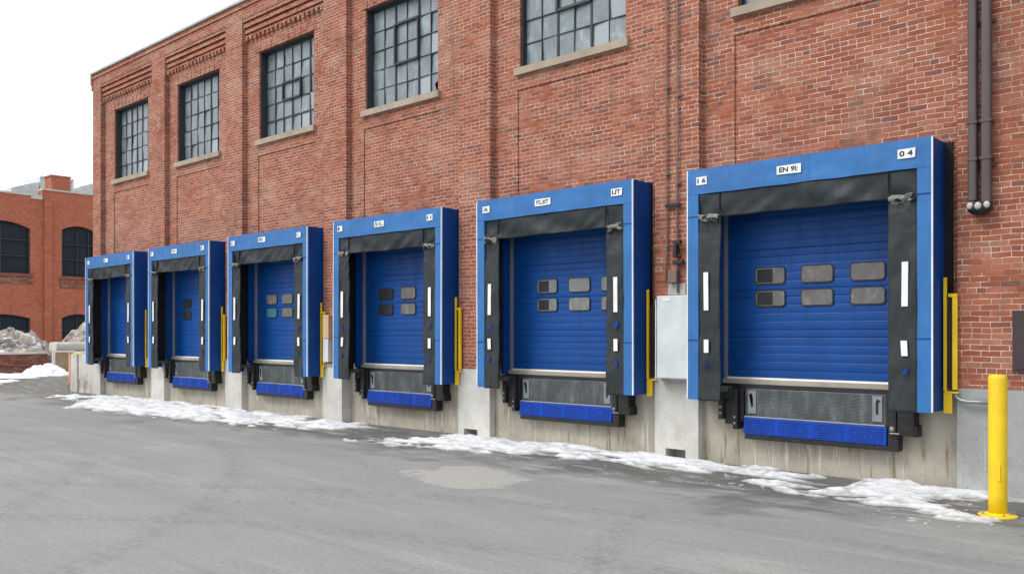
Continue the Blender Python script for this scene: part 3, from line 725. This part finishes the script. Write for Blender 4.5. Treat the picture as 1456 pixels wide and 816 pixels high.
# ---------------------------------------------------------------- yellow guards
GL = ['yellow steel guard rail behind the bollard, right of the nearest shelter',
      'yellow steel guard rail between the second nearest shelter and the pale grey cabinet',
      'yellow steel guard rail right of the third shelter from the right',
      'yellow steel guard rail right of the fourth shelter, next to a tan box',
      'yellow steel guard rail right of the second shelter from the left end',
      'farthest yellow steel guard rail, between the two leftmost shelters']
for k, xc in enumerate(DOCK):
    x = xc+1.572
    t = thing('guard_rail', GL[k], 'guard rail', (x, -.05, .88), 'yellow guard rails beside the shelters')
    ry = -.02
    def put(name, bm, m='yellow', **kw): off(bm, (-x+x, .05, -.88)); return obj(name, bm, m, t, **kw)
    put('front_bar', B((-.016, .016, -.065, -.035, 1.11, 2.37)), bevel=.003)
    if k not in (1, 5): put('rear_bar', B((.075, .125, -.065, -.03, 1.13, 2.15), (.034, .125, -.068, -.028, 2.151, 2.19)), bevel=.003)
    put('cross_plate', B((.0, .14, -.07, -.03, 1.09, 1.109)))
    put('foot_plate', B((-.014, .072, -.062, -.036, .865, 1.089)), bevel=.003)
    bm = bmesh.new()
    box(bm, .020, .070, -.026, -.022, 1.13, 2.14)
    for i in range(18): box(bm, .018, .072, -.032, -.0262, 1.16+i*.055, 1.175+i*.055)
    put('rung_panel', bm, 'black_steel')

# ---------------------------------------------------------------- wall fittings
t = thing('wall_cabinet', 'pale grey flat metal cabinet on the pier between the two nearest shelters', 'cabinet', (-6.55, 0, 1.12))
def put(name, bm, m, par=None, loc=(-6.55, 0, 1.12), tt=None, **kw):
    off(bm, (-loc[0], -loc[1], -loc[2])); return obj(name, bm, m, par or tt, **kw)
put('body', B((-6.80, -6.235, -.17, -.013, 1.125, 2.27)), 'cabinet', tt=t, bevel=.008)
put('door', B((-6.785, -6.250, -.190, -.171, 1.14, 2.255)), 'cabinet', tt=t, bevel=.006)
put('hinge_strip', B((-6.815, -6.801, -.19, -.05, 1.13, 2.22)), 'cabinet', tt=t)
put('nameplate', B((-6.70, -6.56, -.194, -.191, 2.195, 2.235)), 'label', tt=t)
put('support_bracket', B((-6.76, -6.30, -.12, -.013, 1.09, 1.122)), 'track', tt=t)

t = thing('tan_box', 'small tan and white box on the pier beside the fourth shelter', 'box', (-14.66, 0, 1.16))
L = (-14.66, 0, 1.16)
put('upper_case', B((-14.76, -14.56, -.12, -.002, 1.65, 2.12)), 'plywood', tt=t, loc=L, bevel=.01)
put('lower_case', B((-14.75, -14.57, -.12, -.014, 1.18, 1.64)), 'cabinet', tt=t, loc=L, bevel=.01)

def conduit(x, label, ztop, zbot, seed):
    t = thing('conduit', label, 'conduit', (x, 0, zbot), 'electrical conduits on the pier')
    rr = random.Random(seed); bm = bmesh.new()
    pts = [(rr.uniform(-.006, .006), -.035, z*(ztop-zbot)/14) for z in range(15)]
    tube(bm, pts, .014, 8); obj('pipe', bm, 'conduit', t, smooth=True)
    for zz in (.5, 1.5, 2.7, 4.2, 5.6):
        bm = B((-.045, .045, -.03, -.002, zz, zz+.03), (-.022, .022, -.055, -.03, zz, zz+.03)); obj('clamp', bm, 'conduit', t)
    return t
conduit(-6.728, 'left of two thin brown conduits running up the pier above the pale cabinet', 9.2, 2.45, 1)
conduit(-6.555, 'right of two thin brown conduits running up the pier above the pale cabinet', 9.2, 2.31, 2)
t = thing('junction_box', 'small dark fitting bridging the two conduits just above the cabinet', 'junction box', (-6.62, 0, 2.45))
L = (-6.62, 0, 2.45)
put('body', B((-6.67, -6.53, -.10, -.001, 2.45, 2.62)), 'conduit', tt=t, loc=L, bevel=.008)
put('arm', B((-6.60, -6.44, -.09, -.04, 2.70, 2.76), (-6.73, -6.50, -.075, -.03, 3.50, 3.55)), 'black_steel', tt=t, loc=L, bevel=.006)
put('bracket', B((-6.585, -6.47, -.11, -.05, 2.98, 3.03), (-6.60, -6.54, -.09, -.002, 2.80, 2.97)), 'black_steel', tt=t, loc=L, bevel=.006)
put('wall_plate', B((-6.72, -6.44, -.012, -.001, 2.285, 2.44)), 'cap', tt=t, loc=L)

def downpipe(xa, xb, label, zbot):
    xm = (xa+xb)/2; t = thing('downpipe', label, 'downpipe', (xm, 0, zbot), 'brown downpipes at the right')
    bm = bmesh.new(); h = (xb-xa)/2; r = .028
    ring = [(p, q) for p, q in rrect(-h, h, -.135, -.035, r, 3)]
    for (z0, z1, s) in ((0, 9.2-zbot, 1.0),):
        a = [bm.verts.new((p, q, z0)) for p, q in ring]; b = [bm.verts.new((p, q, z1)) for p, q in ring]; n = len(ring)
        for i in range(n): bm.faces.new((a[i], a[(i+1) % n], b[(i+1) % n], b[i]))
        bm.faces.new(a[::-1]); bm.faces.new(b)
    obj('pipe', bm, 'pipe', t)
    for zz in (3.62, 4.02, 6.3, 8.2):
        obj('collar', B((-h-.008, h+.008, -.143, -.002, zz-zbot, zz-zbot+.03)), 'pipe', t, bevel=.006)
    for zz in (3.55, 5.1, 7.2):
        obj('strap', B((-h-.03, h+.03, -.034, -.002, zz-zbot, zz-zbot+.035)), 'pipe', t)
    return t
downpipe(-2.845, -2.755, 'left and narrower of the two brown metal downpipes on the right pier', 3.19)
downpipe(-2.715, -2.615, 'right and wider of the two brown metal downpipes on the right pier', 3.16)
t = thing('flood_lamp', 'dark bowl shaped wall lamp with three pale round caps under the downpipes', 'wall lamp', (-2.735, 0, 3.02))
bm = bmesh.new()
bmesh.ops.create_uvsphere(bm, u_segments=24, v_segments=14, radius=1)
for v in bm.verts: v.co = Vector((v.co.x*.125+.012, v.co.y*.095-.10, (v.co.z*(.085 if v.co.z < 0 else .07))+.085))
obj('housing', bm, 'black_steel', t, smooth=True)
for x, r, yy, z in ((-.072, .034, -.170, .105), (.012, .036, -.192, .098), (.092, .034, -.170, .105)):
    bm = bmesh.new(); bmesh.ops.create_uvsphere(bm, u_segments=18, v_segments=10, radius=1)
    for v in bm.verts: v.co = Vector((v.co.x*r+x, v.co.y*.018+yy, v.co.z*r*1.1+z))
    obj('lens', bm, 'cap', t, smooth=True)
obj('mounting', B((-.05, .06, -.10, -.002, .05, .16)), 'pipe', t)

t = thing('wall_pipe_rail', 'short grey galvanised pipe along the concrete behind the yellow bollard', 'pipe rail', (-2.8, 0, 1.0))
bm = bmesh.new(); tube(bm, [(-.19, .04, .10), (-.185, -.04, .085), (-.17, -.07, .05), (-.13, -.085, .02), (-.06, -.09, .008), (.05, -.09, .008), (.21, -.09, .012)], .022, 12); obj('pipe', bm, 'galv_rail', t, smooth=True)
obj('end_bracket', B((.19, .235, -.12, -.013, -.05, .07)), 'track', t, bevel=.004)

# bollard
bo = thing('bollard', 'bright yellow round bollard standing at the right edge in front of the concrete pier', 'bollard', (-2.30, -1.13, 0))
bm = bmesh.new(); r = .083
lathe(bm, [(r, .012), (r, .2), (r, .6), (r, 1.315), (r*.97, 1.335), (r*.86, 1.350), (r*.6, 1.358), (.001, 1.360)], 40)
obj('post', bm, 'yellow_bol', bo, smooth=True)
bm = bmesh.new(); lathe(bm, [(.170, .0), (.172, .010), (.160, .016), (.105, .022), (.088, .034)], 40); obj('base_flange', bm, 'yellow_bol', bo)
bm = bmesh.new()
for i in range(4):
    a = R(35+90*i); cyl(bm, (.135*math.cos(a), .135*math.sin(a), .018), (.135*math.cos(a), .135*math.sin(a), .035), .012, n=6)
obj('anchor_bolt', bm, 'track', bo)
bm = B((.015, .04, -.086, -.075, .35, .50)); obj('scuff_plate', bm, 'yellow', bo)

# ---------------------------------------------------------------- ground, snow
bm = bmesh.new()
bm.faces.new([bm.verts.new(p) for p in ((-400, -400, 0), (400, -400, 0), (400, 400, 0), (-400, 400, 0))])
g = obj('ground', bm, 'asphalt'); g['kind'] = 'structure'

POLY = {
'A': [(-5.1, -1.2), (-5.0, -0.93), (-4.73, -0.72), (-4.27, -0.66), (-4.18, -0.1), (-3.89, 0.2), (-3.2, 0.33), (-2.7, 0.3), (-2.4, 0.1), (-1.5, 0.1), (-1.5, -.2), (-2.59, -0.38), (-2.67, -0.72), (-2.98, -0.74), (-2.76, -1.04), (-2.45, -1.49), (-2.39, -1.72), (-2.6, -1.79), (-2.88, -1.84), (-3.22, -1.72), (-3.57, -1.28), (-4.0, -1.19), (-4.45, -1.26)],
'B': [(-11.9, -1.75), (-11.5, -1.27), (-11.22, -0.75), (-11.17, 0.01), (-10.73, 0.3), (-9.68, 0.3), (-8.81, 0.3), (-7.92, 0.3), (-6.96, .3), (-6.1, .3), (-5.39, 0.2), (-4.37, 0.05), (-4.21, -0.55), (-4.91, -0.70), (-5.67, -0.80), (-6.34, -0.93), (-7.21, -0.98), (-8.24, -1.1), (-9.41, -1.36), (-10.62, -1.75)],
'C': [(-22.4, -2.25), (-23.5, -1.4), (-24.87, -0.74), (-25.31, -0.03), (-23.12, 0.3), (-21.28, 0.3), (-18.89, 0.3), (-16.43, 0.2), (-14.61, -0.1), (-13.57, 0.1), (-12.9, -0.39), (-13.16, -1.07), (-14.12, -1.48), (-15.59, -1.7), (-17.59, -2.0), (-20.25, -2.3)],
'D': [(-26.4, -1.1), (-26.2, -0.6), (-24.79, -0.6), (-24.15, -1.25), (-25.2, -1.45)]}
def pdist(x, y, poly):
    ins = False; dm = 1e9; n = len(poly)
    for i in range(n):
        ax, ay = poly[i]; bx, by = poly[(i+1) % n]
        if (ay > y) != (by > y) and x < (bx-ax)*(y-ay)/(by-ay)+ax: ins = not ins
        dx, dy = bx-ax, by-ay; tt = max(0, min(1, ((x-ax)*dx+(y-ay)*dy)/(dx*dx+dy*dy)))
        d = math.hypot(x-ax-tt*dx, y-ay-tt*dy); dm = min(dm, d)
    return dm if ins else -dm
def snow_field(name, x0, x1, y0, y1, step, polys, mname, hmax):
    bm = bmesh.new(); nx = int((x1-x0)/step); ny = int((y1-y0)/step); g = {}; hs = {}
    for i in range(nx+1):
        for j in range(ny+1):
            x = x0+i*step; y = y0+j*step
            d = max(pdist(x, y, p) for p in polys)
            if d < -.5: continue
            n1 = noise.fractal(Vector((x*1.5, y*2.6, 3)), .8, 2.1, 5)
            n2 = noise.fractal(Vector((x*9, y*12, 8)), .9, 2.1, 3)
            e = d-.06+.36*n1+.03*n2
            h = hmax*(1-math.exp(-max(-.2, e)*3.2))+.012*n2*(1 if e > 0 else .3)+.012*n1*(e > 0)
            # meltwater holes in the strip
            h -= hmax*1.5*max(0, noise.noise(Vector((x*1.3, y*4.0, 12)))-.12)*1.9
            if y > -.25: h += .05*max(0, noise.noise(Vector((x*1.2, 5, 5))))*(y+.25)*4*(1 if e > 0 else 0)
            hs[i, j] = h
    for i in range(nx):
        for j in range(ny):
            q = [(i, j), (i+1, j), (i+1, j+1), (i, j+1)]
            if all(k in hs for k in q) and max(hs[k] for k in q) > 0:
                vs = []
                for k in q:
                    if k not in g: g[k] = bm.verts.new((x0+k[0]*step, y0+k[1]*step, max(-.02, hs[k])))
                    vs.append(g[k])
                bm.faces.new(vs)
    o = obj(name, bm, mname, smooth=True); return o
o = snow_field('snow', -12.2, -1.6, -2.3, .13, .028, [POLY['A'], POLY['B']], 'snow', .055)
tag(o, 'thin crusty strip of old snow along the foot of the nearer docks', 'snow'); o['kind'] = 'stuff'
o = snow_field('snow', -26.6, -12.4, -2.8, .13, .045, [POLY['C'], POLY['D']], 'snow', .06)
tag(o, 'crusty strip of old snow along the foot of the four farther docks', 'snow'); o['kind'] = 'stuff'
# loose lumps of ice broken off the strip
bm = bmesh.new(); rr = random.Random(8)
for i in range(170):
    x = rr.uniform(-25, -2.2)
    p = rr.choice([POLY['A'], POLY['B'], POLY['C']]); vx, vy = rr.choice(p)
    x, y = vx+rr.gauss(0, .35), vy+rr.gauss(0, .16)
    if y > -.05 or x > -1.8: continue
    s = abs(rr.gauss(0, .008))+.004
    res = bmesh.ops.create_icosphere(bm, subdivisions=1, radius=s)
    for v in res['verts']: v.co = Vector((v.co.x*rr.uniform(.8, 1.8)+x, v.co.y*rr.uniform(.8, 1.5)+y, v.co.z*.7+s*.3))
o = obj('ice_crumbs', bm, 'snow'); tag(o, 'crumbs of ice scattered along the edge of the snow strip', 'ice'); o['kind'] = 'stuff'

# far snow lying across the yard at the left
def flat_snow(name, label, x0, x1, y0, y1, step, h, thr, seed):
    bm = bmesh.new(); g = {}; nx = int((x1-x0)/step); ny = int((y1-y0)/step)
    def hh(i, j):
        x = x0+i*step; y = y0+j*step
        e = min(x-x0, x1-x, y-y0, y1-y)
        return h*(min(1, e/1.5)-thr)+.12*noise.fractal(Vector((x*.35+seed, y*.5, 1)), .8, 2, 4)
    for i in range(nx):
        for j in range(ny):
            q = [(i, j), (i+1, j), (i+1, j+1), (i, j+1)]; H4 = [hh(*k) for k in q]
            if max(H4) > 0:
                vs = []
                for k, hv in zip(q, H4):
                    if k not in g: g[k] = bm.verts.new((x0+k[0]*step, y0+k[1]*step, max(-.02, min(.12, hv))))
                    vs.append(g[k])
                bm.faces.new(vs)
    o = obj(name, bm, 'snow_clean', smooth=True); tag(o, label, 'snow'); o['kind'] = 'stuff'
flat_snow('snow_cover', 'flat white snow lying across the yard below the low brick wall', -41.4, -37.2, -14, 7, .16, .12, .15, 2)
flat_snow('snow_cover', 'thin patchy snow on the yard nearer than the ploughed heap', -36.5, -33.2, -14, 1.2, .14, .05, .75, 6)

# ---------------------------------------------------------------- background yard
bm = B((-120, -42.31, -60, 60, -.1, .80)); o = obj('terrain', bm, 'rubble'); o['kind'] = 'structure'
t = thing('retaining_wall', 'low dark red brick wall holding back the rubble at far left', 'wall', (-42.1, -5, 0))
bm = bmesh.new(); box(bm, -.2, .2, -14, 9.28, -.1, .84); obj('brickwork', bm, 'brick_dark', t)
obj('ledge', B((.201, .26, -14, 8.9, .36, .42)), 'brick_dark', t)
obj('capping', B((-.23, .27, -14, 9.28, .841, .93)), 'conc_pil', t)

def mound(name, label, cat, cx, cy, z0, rx, ry, h, seed, mname, rough=.35, step=.09, group=None, lump=1.0):
    bm = bmesh.new(); g = {}; nx = int(2*rx/step); ny = int(2*ry/step)
    for i in range(nx+1):
        for j in range(ny+1):
            u = -1+2*i/nx; v = -1+2*j/ny; rr_ = math.hypot(u, v)
            rr_ += .22*noise.noise(Vector((u*2.2+seed, v*2.2, 1)))
            b = max(0, 1-rr_**1.7)
            x, y = u*rx, v*ry
            n1 = noise.fractal(Vector((x*.9*lump+seed, y*.9*lump, 2)), .7, 2.1, 5)
            n2 = noise.noise(Vector((x*3.1+seed, y*3.1, 7)))
            cell = noise.cell(Vector((x*1.6+.4*n1+seed, y*1.6, 3)))
            z = h*b+(rough*n1+.12*rough*n2+.35*rough*(cell-.5)*min(1, b*3))*min(1, b*2.5)
            g[i, j] = bm.verts.new((x, y, z if b > 0 else -.05))
    for i in range(nx):
        for j in range(ny): bm.faces.new((g[i, j], g[i+1, j], g[i+1, j+1], g[i, j+1]))
    o = obj(name, bm, mname); o.location = (cx, cy, z0)
    return tag(o, label, cat, group)
mound('rubble_mound', 'left heap of grey rubble and snow above the low brick wall', 'rubble mound', -44.6, 3.8, .80, 1.9, 2.1, 1.05, 3, 'rubble', .38)
mound('rubble_mound', 'right heap of rubble with a white snow cap, partly behind the farthest dock', 'rubble mound', -45.2, 7.9, .80, 2.0, 2.3, 1.45, 11, 'rubble', .42)
mound('snow_heap', 'white ploughed snow heap in front of the low brick wall', 'snow heap', -39.4, 3.30, -.03, 1.2, 1.02, .50, 5, 'snow_clean', .16, .07, lump=1.8)
# rounded slab between the mounds
bm = bmesh.new()
ring = rrect(-.45, .45, .0, .42, .17, 4)
a = [bm.verts.new((p, -1.25, q)) for p, q in ring]; b = [bm.verts.new((p, 1.25, q)) for p, q in ring]; n = len(ring)
for i in range(n): bm.faces.new((a[(i+1) % n], a[i], b[i], b[(i+1) % n]))
bm.faces.new(a); bm.faces.new(b[::-1])
bmesh.ops.subdivide_edges(bm, edges=[e for e in bm.edges if abs(e.verts[0].co.y-e.verts[1].co.y) > 1], cuts=16, use_grid_fill=True)
for v in bm.verts: v.co += Vector((0, 0, .035*noise.noise(v.co*2.3))) + .02*noise.noise_vector(v.co*4)
o = obj('concrete_slab', bm, 'conc_pil'); o.location = (-42.15, 5.85, .93); tag(o, 'long rounded pale concrete block on the end of the low brick wall', 'concrete block')

t = thing('plywood_hoarding', 'tan plywood board with dark patches in a white timber frame by the orange post', 'hoarding', (-41.0, 4.62, 0))
obj('board', B((-.02, .0, -.34, .22, .02, .92)), 'plybrown', t)
obj('side_board', B((-.02, .004, .221, .50, .02, .92)), 'plywood', t)
obj('frame_post', B((-.04, .03, -.46, -.341, .0, .98)), 'whitewood', t); obj('frame_rail', B((-.04, .03, -.340, .50, .921, .99)), 'whitewood', t)
bm = bmesh.new(); hexa(bm, [(.04, -.1, 0), (.10, -.02, 0), (.05, .05, 0), (.0, .0, 0)], [(.03, .12, .28), (.06, .17, .28), (.04, .22, .30), (.01, .18, .3)]); obj('splinter', bm, 'plybrown', t)

bo = thing('orange_post', 'faded orange plastic post left of the end of the concrete wing wall', 'post', (-31.8, 1.51, 0))
obj('body', B((-.07, .07, -.085, .085, .0, 1.10)), 'orange', bo, bevel=.03)
obj('base', B((-.12, .12, -.13, .13, .0, .05)), 'orange', bo, bevel=.01)
ww = thing('wing_wall', 'pale concrete wall stub continuing left past the warehouse corner', 'wall', (-27.2, 0, 0))
obj('end_block', B((-.62, -.17, -.02, .40, -.1, 1.14)), 'conc_pil', ww, bevel=.01)
obj('inner_block', B((-.15, .93, .02, .42, -.1, 1.13)), 'conc_pil', ww, bevel=.01)
o = obj('yellow_tarp', B((-.35, .3, -.2, .25, .0, .09)), 'yellow_tape', None, bevel=.02); o.location = (-28.3, 0.55, 1.06)
tag(o, 'scrap of yellow tarp on a ledge behind the orange post', 'tarp')
o = obj('concrete_ledge', B((-.7, .55, -.3, .4, -1.1, 0)), 'conc_pil', None, bevel=.02); o.location = (-28.4, .75, 1.055)
tag(o, 'low concrete ledge carrying the scrap of yellow tarp', 'ledge')
# dry weeds
for wi, (wx, wy) in enumerate(((-27.6, -.18), (-26.9, -.15), (-26.55, -.12))):
    bm = bmesh.new(); rr = random.Random(wi+3)
    for s in range(9):
        a = rr.uniform(0, 6.28); L_ = rr.uniform(.25, .6); sp_ = rr.uniform(.03, .2)
        tube(bm, [(0, 0, 0), (math.cos(a)*sp_*.3, math.sin(a)*sp_*.3, L_*.5), (math.cos(a)*sp_, math.sin(a)*sp_*.5, L_)], .0022, 4)
        for q in range(3):
            z = L_*rr.uniform(.4, .9); b_ = a+rr.uniform(-1, 1)
            tube(bm, [(math.cos(a)*sp_*z/L_, math.sin(a)*sp_*.5, z), (math.cos(a)*sp_+math.cos(b_)*.07, math.sin(b_)*.05, z+.08)], .003, 4)
    o = obj('dry_weed', bm, 'weed'); o.location = (wx, wy, 0)
    tag(o, ['dry brown weed at the left end of the wing wall', 'dry brown weed at the middle of the wing wall foot', 'dry brown weed at the foot of the warehouse corner'][wi], 'weed', 'dry weeds along the wing wall')

# ---------------------------------------------------------------- brick building far left
fb = thing('brick_mill', 'red brick building with arched dark windows far behind the rubble', 'building', (-55, 0, 0))
XF = 0.0
def arched_bay(ya, yb, wins, ztop, depth=.5):
    """wall between ya, yb facing +x; wins: (y0, y1, z0, zspring, rise)"""
    bm = bmesh.new(); cuts = sorted({ya, yb} | {w[0] for w in wins} | {w[1] for w in wins})
    for a, b in zip(cuts, cuts[1:]):
        here = sorted([w for w in wins if w[0] <= a and w[1] >= b], key=lambda w: w[2])
        if not here: box(bm, -depth, 0, a, b, 0, ztop); continue
        N_ = 14
        z = 0
        for wi, w in enumerate(here):
            box(bm, -depth, 0, a, b, z, w[2])
            nxt = here[wi+1][2] if wi+1 < len(here) else ztop
            zt = w[3]+w[4]+.3
            for i in range(N_):
                p, q = a+(b-a)*i/N_, a+(b-a)*(i+1)/N_
                fz = lambda y: w[3]+w[4]*(1-((y-(a+b)/2)/((b-a)/2))**2)
                v = [bm.verts.new(c) for c in ((0, p, fz(p)), (0, q, fz(q)), (0, q, zt), (0, p, zt), (-depth, p, fz(p)), (-depth, q, fz(q)))]
                bm.faces.new((v[0], v[1], v[2], v[3])); bm.faces.new((v[4], v[5], v[1], v[0]))
            z = zt
        box(bm, -depth, 0, a, b, z, ztop)
    obj('wall', bm, 'brick_far', fb)
wa = [(4.9, 7.97, 5.2, 7.80, .36), (9.70, 11.33+.3, 5.15, 7.90, .28)]
wb = [(4.9, 7.80, .3, 2.62, .22), (9.62, 11.6, .3, 2.66, .24)]
arched_bay(-14.0, 8.62, [(0.2, 3.3, 5.2, 7.8, .36), (0.2, 3.3, .3, 2.6, .22), wa[0], (4.9, 7.97, .3, 2.62, .22)], 9.72)
arched_bay(8.62, 16.0, [wa[1], (9.70, 11.63, .3, 2.66, .24), (13.4, 15.2, 5.15, 7.9, .28)], 10.12)
def mill_window(y0, y1, z0, z1, rise, ys, zs):
    N_ = 14; fz = lambda y: z1+rise*(1-((y-(y0+y1)/2)/((y1-y0)/2))**2)
    bm = bmesh.new()
    for y in ys: box(bm, -.17, -.10, y-.022, y+.022, z0, z1)
    for z in zs: box(bm, -.16, -.09, y0, y1, z-.022, z+.022)
    box(bm, -.18, -.08, y0, y0+.07, z0, z1); box(bm, -.18, -.08, y1-.07, y1, z0, z1)
    w = obj('window', bm, 'mullion', fb)
    bm = bmesh.new()
    pts = [(y0, z0), (y1, z0)]+[(y1-(y1-y0)*i/N_, fz(y1-(y1-y0)*i/N_)) for i in range(N_+1)]
    a = [bm.verts.new((-.22, p, q)) for p, q in pts]; bm.faces.new(a); obj('pane', bm, 'pane_dark', w)
    obj('sill', B((-.1, .08, y0-.12, y1+.12, z0-.18, z0-.005)), 'brick_dark', w)
for y0, y1 in ((0.2, 3.3), (4.9, 7.97)):
    mill_window(y0, y1, 5.2, 7.80, .36, [(y0+y1)/2, ], [6.2, 7.12])
    mill_window(y0, y1, .3, 2.62, .22, [(y0+y1)/2], [1.9])
mill_window(9.70, 11.63, 5.15, 7.90, .28, [10.62, 11.28], [6.15, 7.05]); mill_window(9.70, 11.63, .3, 2.66, .24, [10.6], [1.9])
mill_window(13.4, 15.2, 5.15, 7.9, .28, [14.3], [6.2, 7.1])
obj('pier', B((.001, .14, 8.70, 9.12, 0, 9.60)), 'brick_far', fb)
obj('spandrel', B((.001, .05, 4.8, 8.1, 4.62, 5.0)), 'brick_dark', fb)
obj('spandrel', B((.001, .05, 9.6, 11.8, 4.45, 4.95)), 'brick_dark', fb)
obj('coping', B((-.55, .06, -14, 8.60, 9.721, 9.82), (-.55, .06, 8.61, 16, 10.121, 10.22), (.0, .08, 8.0, 8.60, 9.55, 9.72)), 'conc_pil', fb)
obj('chimney', B((-1.3, -.3, 9.22, 10.30, 10.2, 11.05), (-1.34, -.26, 9.18, 10.34, 11.051, 11.13)), 'brick_far', fb)
obj('roof', B((-20, -.5, -14, 16, 9.3, 9.45)), 'roof', fb)
bm = bmesh.new()
pts = [(7.9, 10.3), (11.9, 11.45)]
hexa(bm, [(-3.2, 8.0, 9.45), (-3.2, 9.4, 9.45), (-6, 9.4, 9.45), (-6, 8.0, 9.45)], [(-3.2, 8.0, 10.55), (-3.2, 9.6, 11.1), (-6, 9.6, 11.1), (-6, 8.0, 10.55)])
box(bm, -6, -3.2, 9.61, 11.55, 9.45, 11.42)
hexa(bm, [(-3.2, 12.0, 9.45), (-3.2, 14.5, 9.45), (-6, 14.5, 9.45), (-6, 12.0, 9.45)], [(-3.2, 12.0, 11.1), (-3.2, 14.5, 12.0), (-6, 14.5, 12.0), (-6, 12.0, 11.1)])
ph = obj('roof_lantern', bm, 'penthouse', fb)
obj('frame', B((-3.17, -3.12, 10.95, 11.05, 9.45, 11.44), (-3.17, -3.12, 11.45, 11.57, 9.45, 11.46), (-3.17, -3.12, 9.6, 11.5, 11.36, 11.46)), 'penthouse_frame', ph)
bm = bmesh.new(); 
# twigs of an aerial on the warehouse roof edge
t = thing('roof_aerial', 'thin bent wire sticking up above the warehouse roof edge at upper left', 'aerial', (-19.6, 1.4, 8.8))
bm = bmesh.new(); tube(bm, [(0, 0, 0), (.02, 0, .6), (0, 0, 1.15)], .012, 6); obj('mast', bm, 'mullion', t)
bm = bmesh.new(); tube(bm, [(-.35, 0, .98), (0, 0, 1.07), (.4, 0, 1.10)], .012, 6); tube(bm, [(-.2, 0, .92), (.1, 0, 1.08), (.3, 0, .98)], .010, 6); obj('arm', bm, 'conduit', t)

# ---------------------------------------------------------------- camera
cam = bpy.data.cameras.new('camera'); co = bpy.data.objects.new('camera', cam); C.objects.link(co)
cam.sensor_width = 36; cam.lens = 36*1250/1456; cam.shift_y = 66/1456; cam.clip_end = 2000; cam.clip_start = .05
co.location = (0, -10.5, 1.75); co.rotation_euler = (R(90), 0, math.asin(0.678325))
sc.camera = co

# ---------------------------------------------------------------- light: bright overcast
w = bpy.data.worlds.new('World'); sc.world = w; w.use_nodes = True; nt = w.node_tree
bg = nt.nodes['Background']; sky = nt.nodes.new('ShaderNodeTexSky'); sky.sky_type = 'NISHITA'; sky.sun_disc = False
EL, AZ = 48, (-0.50, -0.87)
sky.sun_elevation = R(EL); sky.sun_rotation = math.atan2(AZ[0], AZ[1]); sky.dust_density = 4; sky.air_density = 1.5
hs = nt.nodes.new('ShaderNodeHueSaturation'); hs.inputs['Saturation'].default_value = .25; hs.inputs['Value'].default_value = 1.0
nt.links.new(sky.outputs[0], hs.inputs['Color'])
mx = nt.nodes.new('ShaderNodeMix'); mx.data_type = 'RGBA'; mx.inputs[0].default_value = .72
tc = nt.nodes.new('ShaderNodeTexCoord'); nz = nt.nodes.new('ShaderNodeTexNoise'); nz.inputs['Scale'].default_value = 2.0; nz.inputs['Detail'].default_value = 5
nt.links.new(tc.outputs['Generated'], nz.inputs['Vector'])
cr = nt.nodes.new('ShaderNodeValToRGB'); cr.color_ramp.elements[0].position = .3; cr.color_ramp.elements[1].position = .7
cr.color_ramp.elements[0].color = (9.6, 9.9, 10.2, 1); cr.color_ramp.elements[1].color = (10.6, 10.7, 10.8, 1)
nt.links.new(nz.outputs['Fac'], cr.inputs[0]); nt.links.new(hs.outputs[0], mx.inputs[6]); nt.links.new(cr.outputs[0], mx.inputs[7])
nt.links.new(mx.outputs[2], bg.inputs['Color']); bg.inputs['Strength'].default_value = .10
su = bpy.data.lights.new('sun', 'SUN'); su.energy = 1.45; su.angle = R(24); su.color = (1, .97, .93)
so = bpy.data.objects.new('sun', su); C.objects.link(so)
d = Vector((AZ[0]*math.cos(R(EL)), AZ[1]*math.cos(R(EL)), math.sin(R(EL)))).normalized()
so.rotation_euler = d.to_track_quat('Z', 'Y').to_euler()
vs = sc.view_settings; vs.view_transform = 'Standard'; vs.look = 'None'; vs.exposure = 0.42; vs.gamma = 1
sc.cycles.max_bounces = 6; sc.cycles.diffuse_bounces = 4
